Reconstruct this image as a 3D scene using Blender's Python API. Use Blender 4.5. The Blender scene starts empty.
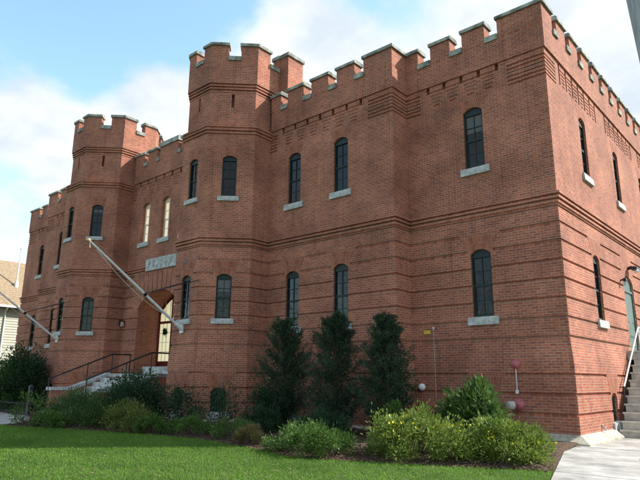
import bpy, math, random
import numpy as np
from mathutils import Matrix, Vector
R = math.radians
scene = bpy.context.scene
random.seed(7); rng = np.random.default_rng(7)

# ------------------------------------------------------------------ camera
cam_data = bpy.data.cameras.new("camera"); cam = bpy.data.objects.new("camera", cam_data)
scene.collection.objects.link(cam); scene.camera = cam
cam_data.sensor_width = 36; cam_data.lens = 36 * 575.834 / 640
cam_data.clip_start = 0.05; cam_data.clip_end = 3000
rt = Vector((0.75185268, 0.65926725, 0.00917818)); up = Vector((0.14769733, -0.18197352, 0.97214769))
fw = Vector((-0.64257532, 0.72955625, 0.23418929))
mw = Matrix((rt, up, -fw)).transposed().to_4x4(); mw.translation = Vector((5.3364, -16.0076, 1.6))
cam.matrix_world = mw
scene.render.resolution_x = 1024; scene.render.resolution_y = 768

# ------------------------------------------------------------------ light
SUN_EL, SUN_DIR = 41.0, (0.66, 0.75)          # horizontal direction towards the sun
sl = bpy.data.lights.new("sun", 'SUN'); sl.energy = 5.0; sl.angle = R(0.5); sl.color = (1.0, 0.95, 0.87)
sun = bpy.data.objects.new("sun", sl); scene.collection.objects.link(sun)
ce = math.cos(R(SUN_EL)); sv = Vector((SUN_DIR[0] * ce, SUN_DIR[1] * ce, math.sin(R(SUN_EL)))).normalized()
sun.rotation_euler = sv.to_track_quat('Z', 'Y').to_euler(); sun.location = (20, 10, 30)

world = bpy.data.worlds.new("World"); scene.world = world; world.use_nodes = True
wt = world.node_tree; wt.nodes.clear(); N = wt.nodes.new; WL = wt.links.new
sky = N('ShaderNodeTexSky'); sky.sky_type = 'NISHITA'; sky.sun_disc = False
sky.sun_elevation = R(SUN_EL); sky.sun_rotation = math.atan2(SUN_DIR[0], SUN_DIR[1]); sky.air_density = 1.0; sky.dust_density = 0.6
tc = N('ShaderNodeTexCoord'); sep = N('ShaderNodeSeparateXYZ'); WL(tc.outputs['Generated'], sep.inputs[0])
def wmath(op, a, b=None, c=None):
    n = N('ShaderNodeMath'); n.operation = op
    for i, v in enumerate((a, b, c)):
        if v is None: continue
        if isinstance(v, (int, float)): n.inputs[i].default_value = v
        else: WL(v, n.inputs[i])
    return n.outputs[0]
zz = wmath('ADD', wmath('MAXIMUM', sep.outputs['Z'], 0.0), 0.28)
comb = N('ShaderNodeCombineXYZ'); WL(wmath('DIVIDE', sep.outputs['X'], zz), comb.inputs[0]); WL(wmath('DIVIDE', sep.outputs['Y'], zz), comb.inputs[1])
ns = N('ShaderNodeTexNoise'); ns.inputs['Scale'].default_value = 2.1; ns.inputs['Detail'].default_value = 9; ns.inputs['Roughness'].default_value = 0.56
WL(comb.outputs[0], ns.inputs['Vector'])
ns2 = N('ShaderNodeTexNoise'); ns2.inputs['Scale'].default_value = 5.5; ns2.inputs['Detail'].default_value = 8; WL(comb.outputs[0], ns2.inputs['Vector'])
mask = ns.outputs[0]
# broad cloud banks and clear gaps in this part of the sky (directions on the dome)
for (dx, dy, dz, size, amt) in [(-.800, .340, .530, .13, -.30), (-.735, .410, .545, .13, -.22), (-.895, .335, .30, .06, -.16), (-.644, .509, .600, .07, -.14),
                                (-.840, .370, .400, .12, .34), (-.76, .47, .45, .07, .25), (-.572, .595, .53, .12, .20), (-.2, .86, .47, .30, .25), (-.915, .34, .215, .07, .1), (-.43, .69, .60, .08, -.07)]:
    vm = N('ShaderNodeVectorMath'); vm.operation = 'DISTANCE'; WL(tc.outputs['Generated'], vm.inputs[0]); vm.inputs[1].default_value = (dx, dy, dz)
    mr = N('ShaderNodeMapRange'); mr.interpolation_type = 'SMOOTHSTEP'; WL(vm.outputs['Value'], mr.inputs[0])
    mr.inputs[1].default_value = 0; mr.inputs[2].default_value = size * 1.7; mr.inputs[3].default_value = amt; mr.inputs[4].default_value = 0
    mask = wmath('ADD', mask, mr.outputs[0])
mr = N('ShaderNodeMapRange'); mr.interpolation_type = 'SMOOTHSTEP'; WL(mask, mr.inputs[0]); mr.inputs[1].default_value = 0.42; mr.inputs[2].default_value = 0.60
skym = N('ShaderNodeMix'); skym.data_type = 'RGBA'; skym.blend_type = 'MULTIPLY'; skym.inputs['Factor'].default_value = 1.0
WL(sky.outputs[0], skym.inputs[6]); skym.inputs[7].default_value = (2.05, 2.2, 1.9, 1)
cr = N('ShaderNodeValToRGB'); cr.color_ramp.elements[0].position = .36; cr.color_ramp.elements[0].color = (4.1, 4.6, 5.1, 1)
cr.color_ramp.elements[1].position = .62; cr.color_ramp.elements[1].color = (5.8, 5.9, 6.0, 1); WL(ns2.outputs[0], cr.inputs[0])
mix = N('ShaderNodeMix'); mix.data_type = 'RGBA'; WL(mr.outputs[0], mix.inputs['Factor']); WL(skym.outputs[2], mix.inputs[6]); WL(cr.outputs[0], mix.inputs[7])
bg = N('ShaderNodeBackground'); bg.inputs[1].default_value = 0.10; WL(mix.outputs[2], bg.inputs[0])
wo = N('ShaderNodeOutputWorld'); WL(bg.outputs[0], wo.inputs[0])
vs = scene.view_settings; vs.view_transform = 'Standard'; vs.look = 'None'; vs.exposure = 0.93; vs.gamma = 1.0; vs.use_curve_mapping = False

# ------------------------------------------------------------------ materials
def newmat(name):
    m = bpy.data.materials.new(name); m.use_nodes = True; nt = m.node_tree
    b = nt.nodes['Principled BSDF']; b.inputs['Specular IOR Level'].default_value = 0.3
    return m, nt, b
def simple(name, col, rough=.7, noise=.15, scale=8., metal=0., bump=0., spec=.3, stretch=(1, 1, 1)):
    m, nt, b = newmat(name)
    b.inputs['Roughness'].default_value = rough; b.inputs['Metallic'].default_value = metal; b.inputs['Specular IOR Level'].default_value = spec
    t = nt.nodes.new('ShaderNodeTexCoord'); mp = nt.nodes.new('ShaderNodeMapping'); mp.inputs['Scale'].default_value = stretch
    n = nt.nodes.new('ShaderNodeTexNoise'); n.inputs['Scale'].default_value = scale; n.inputs['Detail'].default_value = 6; n.inputs['Roughness'].default_value = .65
    nt.links.new(t.outputs['Object'], mp.inputs[0]); nt.links.new(mp.outputs[0], n.inputs['Vector'])
    r = nt.nodes.new('ShaderNodeValToRGB'); c = np.array(col)
    r.color_ramp.elements[0].position = .3; r.color_ramp.elements[1].position = .72
    r.color_ramp.elements[0].color = (*np.clip(c * (1 - noise * 1.6), 0, 1), 1); r.color_ramp.elements[1].color = (*np.clip(c * (1 + noise * 1.4), 0, 1), 1)
    nt.links.new(n.outputs[0], r.inputs[0]); nt.links.new(r.outputs[0], b.inputs['Base Color'])
    if bump:
        bp = nt.nodes.new('ShaderNodeBump'); bp.inputs['Strength'].default_value = bump; bp.inputs['Distance'].default_value = .02
        nt.links.new(n.outputs[0], bp.inputs['Height']); nt.links.new(bp.outputs[0], b.inputs['Normal'])
    return m
def brickmat(name, w=.212, h=.074, off=.5, c1=(.375, .124, .072), c2=(.235, .080, .055), mortar=(.36, .26, .205), msize=.0088, stain=.55):
    m, nt, b = newmat(name); L = nt.links.new; nn = nt.nodes.new
    b.inputs['Roughness'].default_value = .9; b.inputs['Specular IOR Level'].default_value = .2
    uv = nn('ShaderNodeUVMap'); uv.uv_map = 'UVMap'
    # small wobble so that the courses are not ruled lines
    wn = nn('ShaderNodeTexNoise'); wn.inputs['Scale'].default_value = 3.0; wn.inputs['Detail'].default_value = 2; L(uv.outputs[0], wn.inputs['Vector'])
    sc = nn('ShaderNodeVectorMath'); sc.operation = 'MULTIPLY_ADD'; L(wn.outputs['Color'], sc.inputs[0]); sc.inputs[1].default_value = (.012, .012, 0); L(uv.outputs[0], sc.inputs[2])
    bt = nn('ShaderNodeTexBrick'); bt.offset = off; bt.inputs['Scale'].default_value = 1.0; bt.inputs['Brick Width'].default_value = w; bt.inputs['Row Height'].default_value = h
    bt.inputs['Mortar Size'].default_value = msize; bt.inputs['Mortar Smooth'].default_value = .25; bt.inputs['Bias'].default_value = -.1
    bt.inputs['Color1'].default_value = (*c1, 1); bt.inputs['Color2'].default_value = (*c2, 1); bt.inputs['Mortar'].default_value = (*mortar, 1)
    L(sc.outputs[0], bt.inputs['Vector'])
    # per area tone: patches of repair, weathering
    n1 = nn('ShaderNodeTexNoise'); n1.inputs['Scale'].default_value = .55; n1.inputs['Detail'].default_value = 7; n1.inputs['Roughness'].default_value = .62; L(uv.outputs[0], n1.inputs['Vector'])
    r1 = nn('ShaderNodeValToRGB'); r1.color_ramp.elements[0].position = .32; r1.color_ramp.elements[0].color = (.66, .63, .63, 1)
    r1.color_ramp.elements[1].position = .66; r1.color_ramp.elements[1].color = (1.2, 1.19, 1.17, 1); L(n1.outputs[0], r1.inputs[0])
    mx = nn('ShaderNodeMix'); mx.data_type = 'RGBA'; mx.blend_type = 'MULTIPLY'; mx.inputs['Factor'].default_value = 1
    L(bt.outputs['Color'], mx.inputs[6]); L(r1.outputs[0], mx.inputs[7])
    # individual odd bricks
    n2 = nn('ShaderNodeTexNoise'); n2.inputs['Scale'].default_value = 7.; n2.inputs['Detail'].default_value = 3
    mp = nn('ShaderNodeMapping'); mp.inputs['Scale'].default_value = (1, 2.4, 1); L(uv.outputs[0], mp.inputs[0]); L(mp.outputs[0], n2.inputs['Vector'])
    r2 = nn('ShaderNodeValToRGB'); r2.color_ramp.elements[0].position = .3; r2.color_ramp.elements[0].color = (.78, .75, .75, 1)
    r2.color_ramp.elements[1].position = .7; r2.color_ramp.elements[1].color = (1.16, 1.14, 1.12, 1); L(n2.outputs[0], r2.inputs[0])
    m2 = nn('ShaderNodeMix'); m2.data_type = 'RGBA'; m2.blend_type = 'MULTIPLY'; m2.inputs['Factor'].default_value = .8; L(mx.outputs[2], m2.inputs[6]); L(r2.outputs[0], m2.inputs[7])
    # vertical rain streaks and pale efflorescence
    mp3 = nn('ShaderNodeMapping'); mp3.inputs['Scale'].default_value = (2.2, .22, 1); L(uv.outputs[0], mp3.inputs[0])
    n3 = nn('ShaderNodeTexNoise'); n3.inputs['Scale'].default_value = 1.3; n3.inputs['Detail'].default_value = 8; n3.inputs['Roughness'].default_value = .7; L(mp3.outputs[0], n3.inputs['Vector'])
    r3 = nn('ShaderNodeValToRGB'); r3.color_ramp.elements[0].position = .57; r3.color_ramp.elements[0].color = (0, 0, 0, 1); r3.color_ramp.elements[1].position = .8; r3.color_ramp.elements[1].color = (stain,) * 3 + (1,); L(n3.outputs[0], r3.inputs[0])
    m3 = nn('ShaderNodeMix'); m3.data_type = 'RGBA'; L(r3.outputs[0], m3.inputs['Factor']); L(m2.outputs[2], m3.inputs[6]); m3.inputs[7].default_value = (.33, .17, .125, 1)
    # dark grime streaks running down
    mp4 = nn('ShaderNodeMapping'); mp4.inputs['Scale'].default_value = (3.2, .16, 1); mp4.inputs['Location'].default_value = (7, 3, 0); L(uv.outputs[0], mp4.inputs[0])
    n4 = nn('ShaderNodeTexNoise'); n4.inputs['Scale'].default_value = 1.1; n4.inputs['Detail'].default_value = 9; n4.inputs['Roughness'].default_value = .72; L(mp4.outputs[0], n4.inputs['Vector'])
    r4 = nn('ShaderNodeValToRGB'); r4.color_ramp.elements[0].position = .54; r4.color_ramp.elements[0].color = (1, 1, 1, 1); r4.color_ramp.elements[1].position = .76; r4.color_ramp.elements[1].color = (.50, .46, .46, 1); L(n4.outputs[0], r4.inputs[0])
    m4 = nn('ShaderNodeMix'); m4.data_type = 'RGBA'; m4.blend_type = 'MULTIPLY'; m4.inputs['Factor'].default_value = 1; L(m3.outputs[2], m4.inputs[6]); L(r4.outputs[0], m4.inputs[7])
    L(m4.outputs[2], b.inputs['Base Color'])
    bp = nn('ShaderNodeBump'); bp.invert = True; bp.inputs['Strength'].default_value = .5; bp.inputs['Distance'].default_value = .008
    L(bt.outputs['Fac'], bp.inputs['Height']); L(bp.outputs[0], b.inputs['Normal'])
    return m
BRICK = brickmat('red_brick'); ARCHB = brickmat('arch_brick', w=.075, h=.235, off=.5, c1=(.385, .13, .074), c2=(.29, .095, .06), mortar=(.35, .235, .18), stain=.2)
STONE = simple('granite', (.41, .41, .40), .85, .34, 5, bump=.8)
COPE = simple('weathered_coping', (.25, .26, .23), .9, .48, 3.2, bump=.8)
PLINTH = simple('plinth_stone', (.40, .36, .28), .9, .28, 4, bump=.5)
GREEN = simple('dark_green_paint', (.006, .014, .013), .5, .3, 6, spec=.3)
CREAMP = simple('cream_paint', (.62, .52, .38), .6, .08, 6)
BLACK = simple('black_iron', (.012, .012, .013), .5, .3, 10, spec=.5)
def glassmat(name, tint):
    m, nt, b = newmat(name); b.inputs['Base Color'].default_value = (*tint, 1); b.inputs['Roughness'].default_value = .05; b.inputs['Specular IOR Level'].default_value = .28
    t = nt.nodes.new('ShaderNodeTexCoord'); n = nt.nodes.new('ShaderNodeTexNoise'); n.inputs['Scale'].default_value = 2.2; nt.links.new(t.outputs['Object'], n.inputs['Vector'])
    oi = nt.nodes.new('ShaderNodeObjectInfo'); n.noise_dimensions = '4D'; ml = nt.nodes.new('ShaderNodeMath'); ml.operation = 'MULTIPLY'; ml.inputs[1].default_value = 60; nt.links.new(oi.outputs['Random'], ml.inputs[0]); nt.links.new(ml.outputs[0], n.inputs['W'])
    def mt(op, a, b_):
        q = nt.nodes.new('ShaderNodeMath'); q.operation = op
        for i, v in enumerate((a, b_)):
            if isinstance(v, (int, float)): q.inputs[i].default_value = v
            else: nt.links.new(v, q.inputs[i])
        return q.outputs[0]
    sp = nt.nodes.new('ShaderNodeSeparateXYZ'); nt.links.new(t.outputs['Object'], sp.inputs[0])
    # a roller blind pulled part of the way down behind some of the panes
    lev = mt('ADD', mt('MULTIPLY', mt('FRACT', mt('MULTIPLY', oi.outputs['Random'], 7.3), 0), 1.1), .75)
    on = mt('MULTIPLY', mt('GREATER_THAN', sp.outputs['Z'], lev), mt('GREATER_THAN', mt('FRACT', mt('MULTIPLY', oi.outputs['Random'], 13.7), 0), .62))
    mx = nt.nodes.new('ShaderNodeMix'); mx.data_type = 'RGBA'; nt.links.new(on, mx.inputs['Factor']); mx.inputs[6].default_value = (*tint, 1); mx.inputs[7].default_value = (.075, .08, .08, 1)
    nt.links.new(mx.outputs[2], b.inputs['Base Color'])
    bp = nt.nodes.new('ShaderNodeBump'); bp.inputs['Strength'].default_value = .5; bp.inputs['Distance'].default_value = .03
    nt.links.new(n.outputs[0], bp.inputs['Height']); nt.links.new(bp.outputs[0], b.inputs['Normal'])
    return m
GLASS = glassmat('dark_window_glass', (.007, .009, .012))
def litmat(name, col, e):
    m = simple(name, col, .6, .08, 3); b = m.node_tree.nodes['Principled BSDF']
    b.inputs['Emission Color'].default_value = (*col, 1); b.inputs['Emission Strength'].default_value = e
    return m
BLIND = litmat('lit_cream_blind', (.80, .68, .52), .30)
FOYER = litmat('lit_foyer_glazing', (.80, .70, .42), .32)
WHITE = simple('white_paint', (.72, .72, .70), .5, .08, 6, spec=.4)
SILVER = simple('pale_grey_pole_paint', (.62, .61, .60), .45, .08, 8, spec=.5)
REDP = simple('dark_red_paint', (.12, .016, .012), .5, .1, 6)
DOORG = simple('grey_green_door_paint', (.06, .088, .08), .5, .10, 3, spec=.4)
CONC = simple('pale_concrete', (.30, .29, .27), .95, .30, 1.3, bump=.4)
CONCD = simple('stair_concrete', (.46, .44, .39), .95, .22, 4, bump=.4)
MULCH = simple('bark_mulch', (.075, .046, .030), 1, .5, 22, bump=1)
SOIL = simple('grass_soil', (.040, .062, .018), 1, .4, 3, bump=.5)
BELL = simple('faded_red_bell_paint', (.40, .10, .12), .5, .35, 9, spec=.5, bump=.3)
YEL = simple('yellow_plate', (.62, .44, .05), .6, .2, 20)
WOODP = simple('grey_pole_wood', (.33, .33, .34), .9, .30, 5, bump=.6, stretch=(6, 6, .35))
SHING = simple('tan_shingles', (.26, .195, .125), .95, .2, 6, bump=.4)
SIDING = simple('cream_siding', (.44, .43, .36), .7, .06, 3)
BARK = simple('bark', (.09, .065, .045), .95, .3, 12, bump=.6)
LANT = simple('bronze', (.10, .05, .03), .5, .2, 10, metal=.5)
ROOF = simple('roof_felt', (.08, .08, .08), .95, .2, 2)
VOID = simple('dark_interior', (.01, .01, .01), .9, .1, 2)
def leafmat(name, dark, light, scale=1.6, trans=.25, rough=.55):
    m, nt, b = newmat(name); L = nt.links.new; nn = nt.nodes.new
    b.inputs['Roughness'].default_value = rough; b.inputs['Specular IOR Level'].default_value = .25
    at = nn('ShaderNodeAttribute'); at.attribute_name = 'tint'
    t = nn('ShaderNodeTexCoord'); n = nn('ShaderNodeTexNoise'); n.inputs['Scale'].default_value = scale; n.inputs['Detail'].default_value = 3; L(t.outputs['Object'], n.inputs['Vector'])
    ad = nn('ShaderNodeMath'); ad.operation = 'MULTIPLY_ADD'; L(at.outputs['Fac'], ad.inputs[0]); ad.inputs[1].default_value = .55; 
    mu = nn('ShaderNodeMath'); mu.operation = 'MULTIPLY'; L(n.outputs[0], mu.inputs[0]); mu.inputs[1].default_value = .5; L(mu.outputs[0], ad.inputs[2])
    r = nn('ShaderNodeValToRGB'); r.color_ramp.elements[0].position = .12; r.color_ramp.elements[0].color = (*dark, 1); r.color_ramp.elements[1].position = .85; r.color_ramp.elements[1].color = (*light, 1)
    L(ad.outputs[0], r.inputs[0]); L(r.outputs[0], b.inputs['Base Color'])
    tr = nn('ShaderNodeBsdfTranslucent'); L(r.outputs[0], tr.inputs[0]); ms = nn('ShaderNodeMixShader'); ms.inputs[0].default_value = trans
    L(b.outputs[0], ms.inputs[1]); L(tr.outputs[0], ms.inputs[2]); L(ms.outputs[0], nt.nodes['Material Output'].inputs[0])
    return m
LF_CON = leafmat('dark_evergreen', (.013, .028, .017), (.048, .088, .046))
LF_JUN = leafmat('juniper', (.022, .050, .014), (.09, .15, .04))
LF_YJUN = leafmat('yellow_juniper', (.05, .075, .014), (.19, .22, .05))
LF_RHO = leafmat('dark_broadleaf', (.010, .026, .012), (.036, .078, .032))
LF_BRI = leafmat('bright_broadleaf', (.03, .07, .014), (.12, .19, .045))
LF_MID = leafmat('mid_green_leaf', (.026, .062, .012), (.10, .18, .035))
LF_CIN = leafmat('grey_green_leaf', (.050, .090, .014), (.22, .29, .055), trans=.3)
LF_BRN = leafmat('dry_tuft', (.10, .075, .03), (.24, .19, .08))
FLOW = leafmat('yellow_flower', (.55, .45, .02), (.8, .7, .06))
LF_GRASS = leafmat('lawn_blades', (.045, .125, .012), (.175, .31, .040), 1.1, .45, .6)

# ------------------------------------------------------------------ object helpers
COL = scene.collection
class MB:
    def __init__(s): s.v = []; s.f = []; s.uv = []; s.mi = []
    def quad(s, ps, uvs=None, mi=0):
        i = len(s.v); s.v += [tuple(p) for p in ps]; s.f.append(tuple(range(i, i + len(ps)))); s.uv.append(uvs or [(p[0] + p[1], p[2]) for p in ps]); s.mi.append(mi)
    def box(s, x0, x1, y0, y1, z0, z1, mi=0):
        c = [(x0, y0, z0), (x1, y0, z0), (x1, y1, z0), (x0, y1, z0), (x0, y0, z1), (x1, y0, z1), (x1, y1, z1), (x0, y1, z1)]
        for f, m in (((0, 1, 5, 4), 'x'), ((1, 2, 6, 5), 'y'), ((2, 3, 7, 6), 'x'), ((3, 0, 4, 7), 'y'), ((4, 5, 6, 7), 'z'), ((3, 2, 1, 0), 'z')):
            ps = [c[k] for k in f]; uv = [((p[0], p[2]) if m == 'x' else (p[1], p[2]) if m == 'y' else (p[0], p[1])) for p in ps]
            s.quad(ps, uv, mi)
    def hexa(s, lo, hi, mi=0):      # lo, hi: 4 points each, counter-clockwise seen from the hi side
        n = len(lo)
        for k in range(n):
            a, b = k, (k + 1) % n; s.quad([lo[a], lo[b], hi[b], hi[a]], None, mi)
        s.quad(hi, [(p[0], p[1]) for p in hi], mi); s.quad(lo[::-1], [(p[0], p[1]) for p in lo[::-1]], mi)
    def tube(s, pts, r, seg=8, caps=True, mi=0):
        pts = [Vector(p) for p in pts]; rs = r if isinstance(r, (list, tuple)) else [r] * len(pts); rings = []
        for i, p in enumerate(pts):
            d = (pts[min(i + 1, len(pts) - 1)] - pts[max(i - 1, 0)]).normalized(); a = d.orthogonal().normalized(); 
            if abs(d.z) < .999: a = d.cross(Vector((0, 0, 1))).normalized()
            else: a = Vector((1, 0, 0))
            b = d.cross(a); rings.append([p + (a * math.cos(2 * math.pi * k / seg) + b * math.sin(2 * math.pi * k / seg)) * rs[i] for k in range(seg)])
        for i in range(len(rings) - 1):
            for k in range(seg):
                k2 = (k + 1) % seg; s.quad([rings[i][k2], rings[i][k], rings[i + 1][k], rings[i + 1][k2]], None, mi)
        if caps: s.quad(rings[0], None, mi); s.quad(rings[-1][::-1], None, mi)
    def build(s, name, mats, parent=None, smooth=False):
        me = bpy.data.meshes.new(name); me.from_pydata(s.v, [], s.f); uvl = me.uv_layers.new(name='UVMap')
        uvl.data.foreach_set('uv', [c for f in s.uv for u in f for c in u])
        if not isinstance(mats, (list, tuple)): mats = [mats]
        for m in mats: me.materials.append(m)
        me.polygons.foreach_set('material_index', s.mi)
        if smooth:
            import bmesh
            bm = bmesh.new(); bm.from_mesh(me); bmesh.ops.remove_doubles(bm, verts=bm.verts, dist=1e-5); bm.to_mesh(me); bm.free()
            me.polygons.foreach_set('use_smooth', [True] * len(me.polygons))
        me.update(); o = bpy.data.objects.new(name, me); COL.objects.link(o); o.parent = parent
        return o
def tag(o, label=None, cat=None, group=None, kind=None):
    if label: o['label'] = label
    if cat: o['category'] = cat
    if group: o['group'] = group
    if kind: o['kind'] = kind
    return o
def empty(name, loc=(0, 0, 0), rz=0):
    o = bpy.data.objects.new(name, None); COL.objects.link(o); o.location = loc; o.rotation_euler = (0, 0, rz); return o
def copy_tree(o, parent=None):
    c = o.copy(); COL.objects.link(c); c.parent = parent
    for ch in list(o.children): copy_tree(ch, c)
    return c
def lathe(prof, seg=20):
    m = MB()
    for (r0, z0), (r1, z1) in zip(prof, prof[1:]):
        for k in range(seg):
            a, b = 2 * math.pi * k / seg, 2 * math.pi * (k + 1) / seg
            m.quad([(r0 * math.cos(a), r0 * math.sin(a), z0), (r0 * math.cos(b), r0 * math.sin(b), z0), (r1 * math.cos(b), r1 * math.sin(b), z1), (r1 * math.cos(a), r1 * math.sin(a), z1)])
    return m

# ------------------------------------------------------------------ ground
m = MB(); m.quad([(-700, -700, -.03), (700, -700, -.03), (700, 700, -.03), (-700, 700, -.03)])
tag(m.build('ground', SOIL), kind='structure')
bed = [(-30.5, -7.2), (-22, -7.4), (-18.2, -7.9), (-15.2, -7.9), (-13.6, -7.3), (-12.1, -6.85), (-10.9, -6.6), (-9.9, -6.25), (-8.8, -6.1), (-7.9, -6.0), (-6.9, -6.05), (-6.2, -6.25), (-5.4, -6.35), (-4.6, -6.55), (-3.9, -6.75), (-3.1, -6.8), (-2.3, -6.5), (-1.6, -6.15), (-.9, -5.9), (-.2, -5.6), (.5, -5.2), (1.26, -4.9)]
pe = lambda y: .30 + (-1.66 - y) * .29       # left edge of the concrete path
lawn = [(-60, -60), (pe(-40) , -40), (pe(-16), -16), (pe(-4.9), -4.9)] + bed[::-1] + [(-60, -7.0)]
def sheet(name, poly, z, mat, top=.0):
    m = MB(); P = [(x, y, z) for x, y in poly]; m.quad(P, [(p[0], p[1]) for p in P])
    for a, b in zip(P, P[1:] + P[:1]): m.quad([(a[0], a[1], z - .06), (b[0], b[1], z - .06), b, a])
    return tag(m.build(name, mat), kind='structure')
def tri_fix(o):
    import bmesh
    bm = bmesh.new(); bm.from_mesh(o.data); bmesh.ops.triangulate(bm, faces=bm.faces); bm.normal_update(); bm.to_mesh(o.data); bm.free()
tri_fix(sheet('lawn', lawn, 0.0, SOIL))
# mulch bed: a slightly mounded sheet between the lawn and the wall
def bedfront(x):
    for (x0, y0), (x1, y1) in zip(bed, bed[1:]):
        if x0 <= x <= x1: return y0 + (y1 - y0) * (x - x0) / (x1 - x0)
    return bed[-1][1] + .3
m = MB(); xs = np.linspace(-15.88, 1.26, 110); nb = 34; G = []
for x in xs:
    y0 = bedfront(x); y1 = .1; col = []
    if x > .25: y1 = min(y1, -1.66 - (x - .30) / .29 - .0)
    for j in range(nb):
        t = j / (nb - 1); y = y0 + (max(y1, y0 + .02) - y0) * t
        ed_ = max(0., min(1., (pe(y) - x) * 2.5)) if y < -1.2 else 1.; col.append((x, y + (0 if j else random.uniform(-.11, .11)), .005 + .10 * min(1, t * 6) * ed_ + random.uniform(-.012, .012) * (t > 0) * ed_))
    G.append(col)
for i in range(len(xs) - 1):
    for j in range(nb - 1):
        ps = [G[i][j], G[i + 1][j], G[i + 1][j + 1], G[i][j + 1]]; m.quad(ps)
tag(m.build('mulch_bed', MULCH, smooth=True), kind='structure')
# concrete path: slabs with open joints
m = MB(); m.box(-31, -20.05, -5.2, -.95, -.02, .05); tag(m.build('mulch_border', MULCH), kind='structure')
m = MB(); m.quad([(pe(-17) , -17, .018), (pe(-17) + 4.2, -17, .018), (5.5, 3.4, .018), (.13, 3.4, .018), (.13, -1.66, .018), (.30, -1.66, .018)])
y = -17.0
while y < 2.9:
    y2 = min(y + 1.5, 2.9); xa = pe(y) if y < -1.66 else .14; xb = pe(y2) if y2 < -1.66 else .14
    if y < -1.66 < y2: xb = .30
    W = 1.55
    for k in range(3):
        for (p, q) in (((xa + k * W, xb + k * W), None),):
            g = .008; z = .035 + random.uniform(-.004, .004)
            lo = [(p[0] + g, y + g, -.02), (p[0] + W - g, y + g, -.02), (p[1] + W - g, y2 - g, -.02), (p[1] + g, y2 - g, -.02)]
            m.hexa(lo, [(a, b, z) for a, b, _ in lo])
    y = y2
tag(m.build('concrete_path', [CONC]), kind='structure')
m = MB(); m.box(-19.9, -15.9, -40, -5.6, -.02, .02); m.box(-34, -19.9, -7.6, -5.3, -.02, .02)
tag(m.build('entrance_walk', CONC), kind='structure')

# ------------------------------------------------------------------ the armory
TH = .38
BLD = tag(empty('brick_building', (-17.93, 0, 0)), 'large red brick castle-like building with crenellated parapet and two octagonal towers', 'building')
def inb(o): o.matrix_parent_inverse = Matrix.Translation((17.93, 0, 0)); return o
def geom(P, closed=False):
    P = [Vector(p) for p in P]; n = len(P); seg = []
    cnt = n if closed else n - 1
    T = [(P[(i + 1) % n] - P[i]).normalized() for i in range(cnt)]
    def turn(a, b): return math.atan2(a.x * b.y - a.y * b.x, a.dot(b))
    S = 0
    for i in range(cnt):
        kA = math.tan(turn(T[i - 1], T[i]) / 2) if (i > 0 or closed) else 0
        kB = math.tan(turn(T[i], T[(i + 1) % cnt]) / 2) if (i < cnt - 1 or closed) else 0
        L = (P[(i + 1) % n] - P[i]).length; t = T[i]
        seg.append(dict(A=P[i], t=t, n=Vector((t.y, -t.x)), L=L, kA=kA, kB=kB, s=S)); S += L
    return seg
def pos(g, u, d, z):
    x = u + (-g['kA'] * d if u <= 1e-6 else (g['kB'] * d if u >= g['L'] - 1e-6 else 0))
    p = g['A'] + g['t'] * x + g['n'] * d
    return (p.x, p.y, z)
def bat(z): t = min(1, max(0, (2.74 - z) / .75)); return .065 * t * t * (3 - 2 * t)
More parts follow.
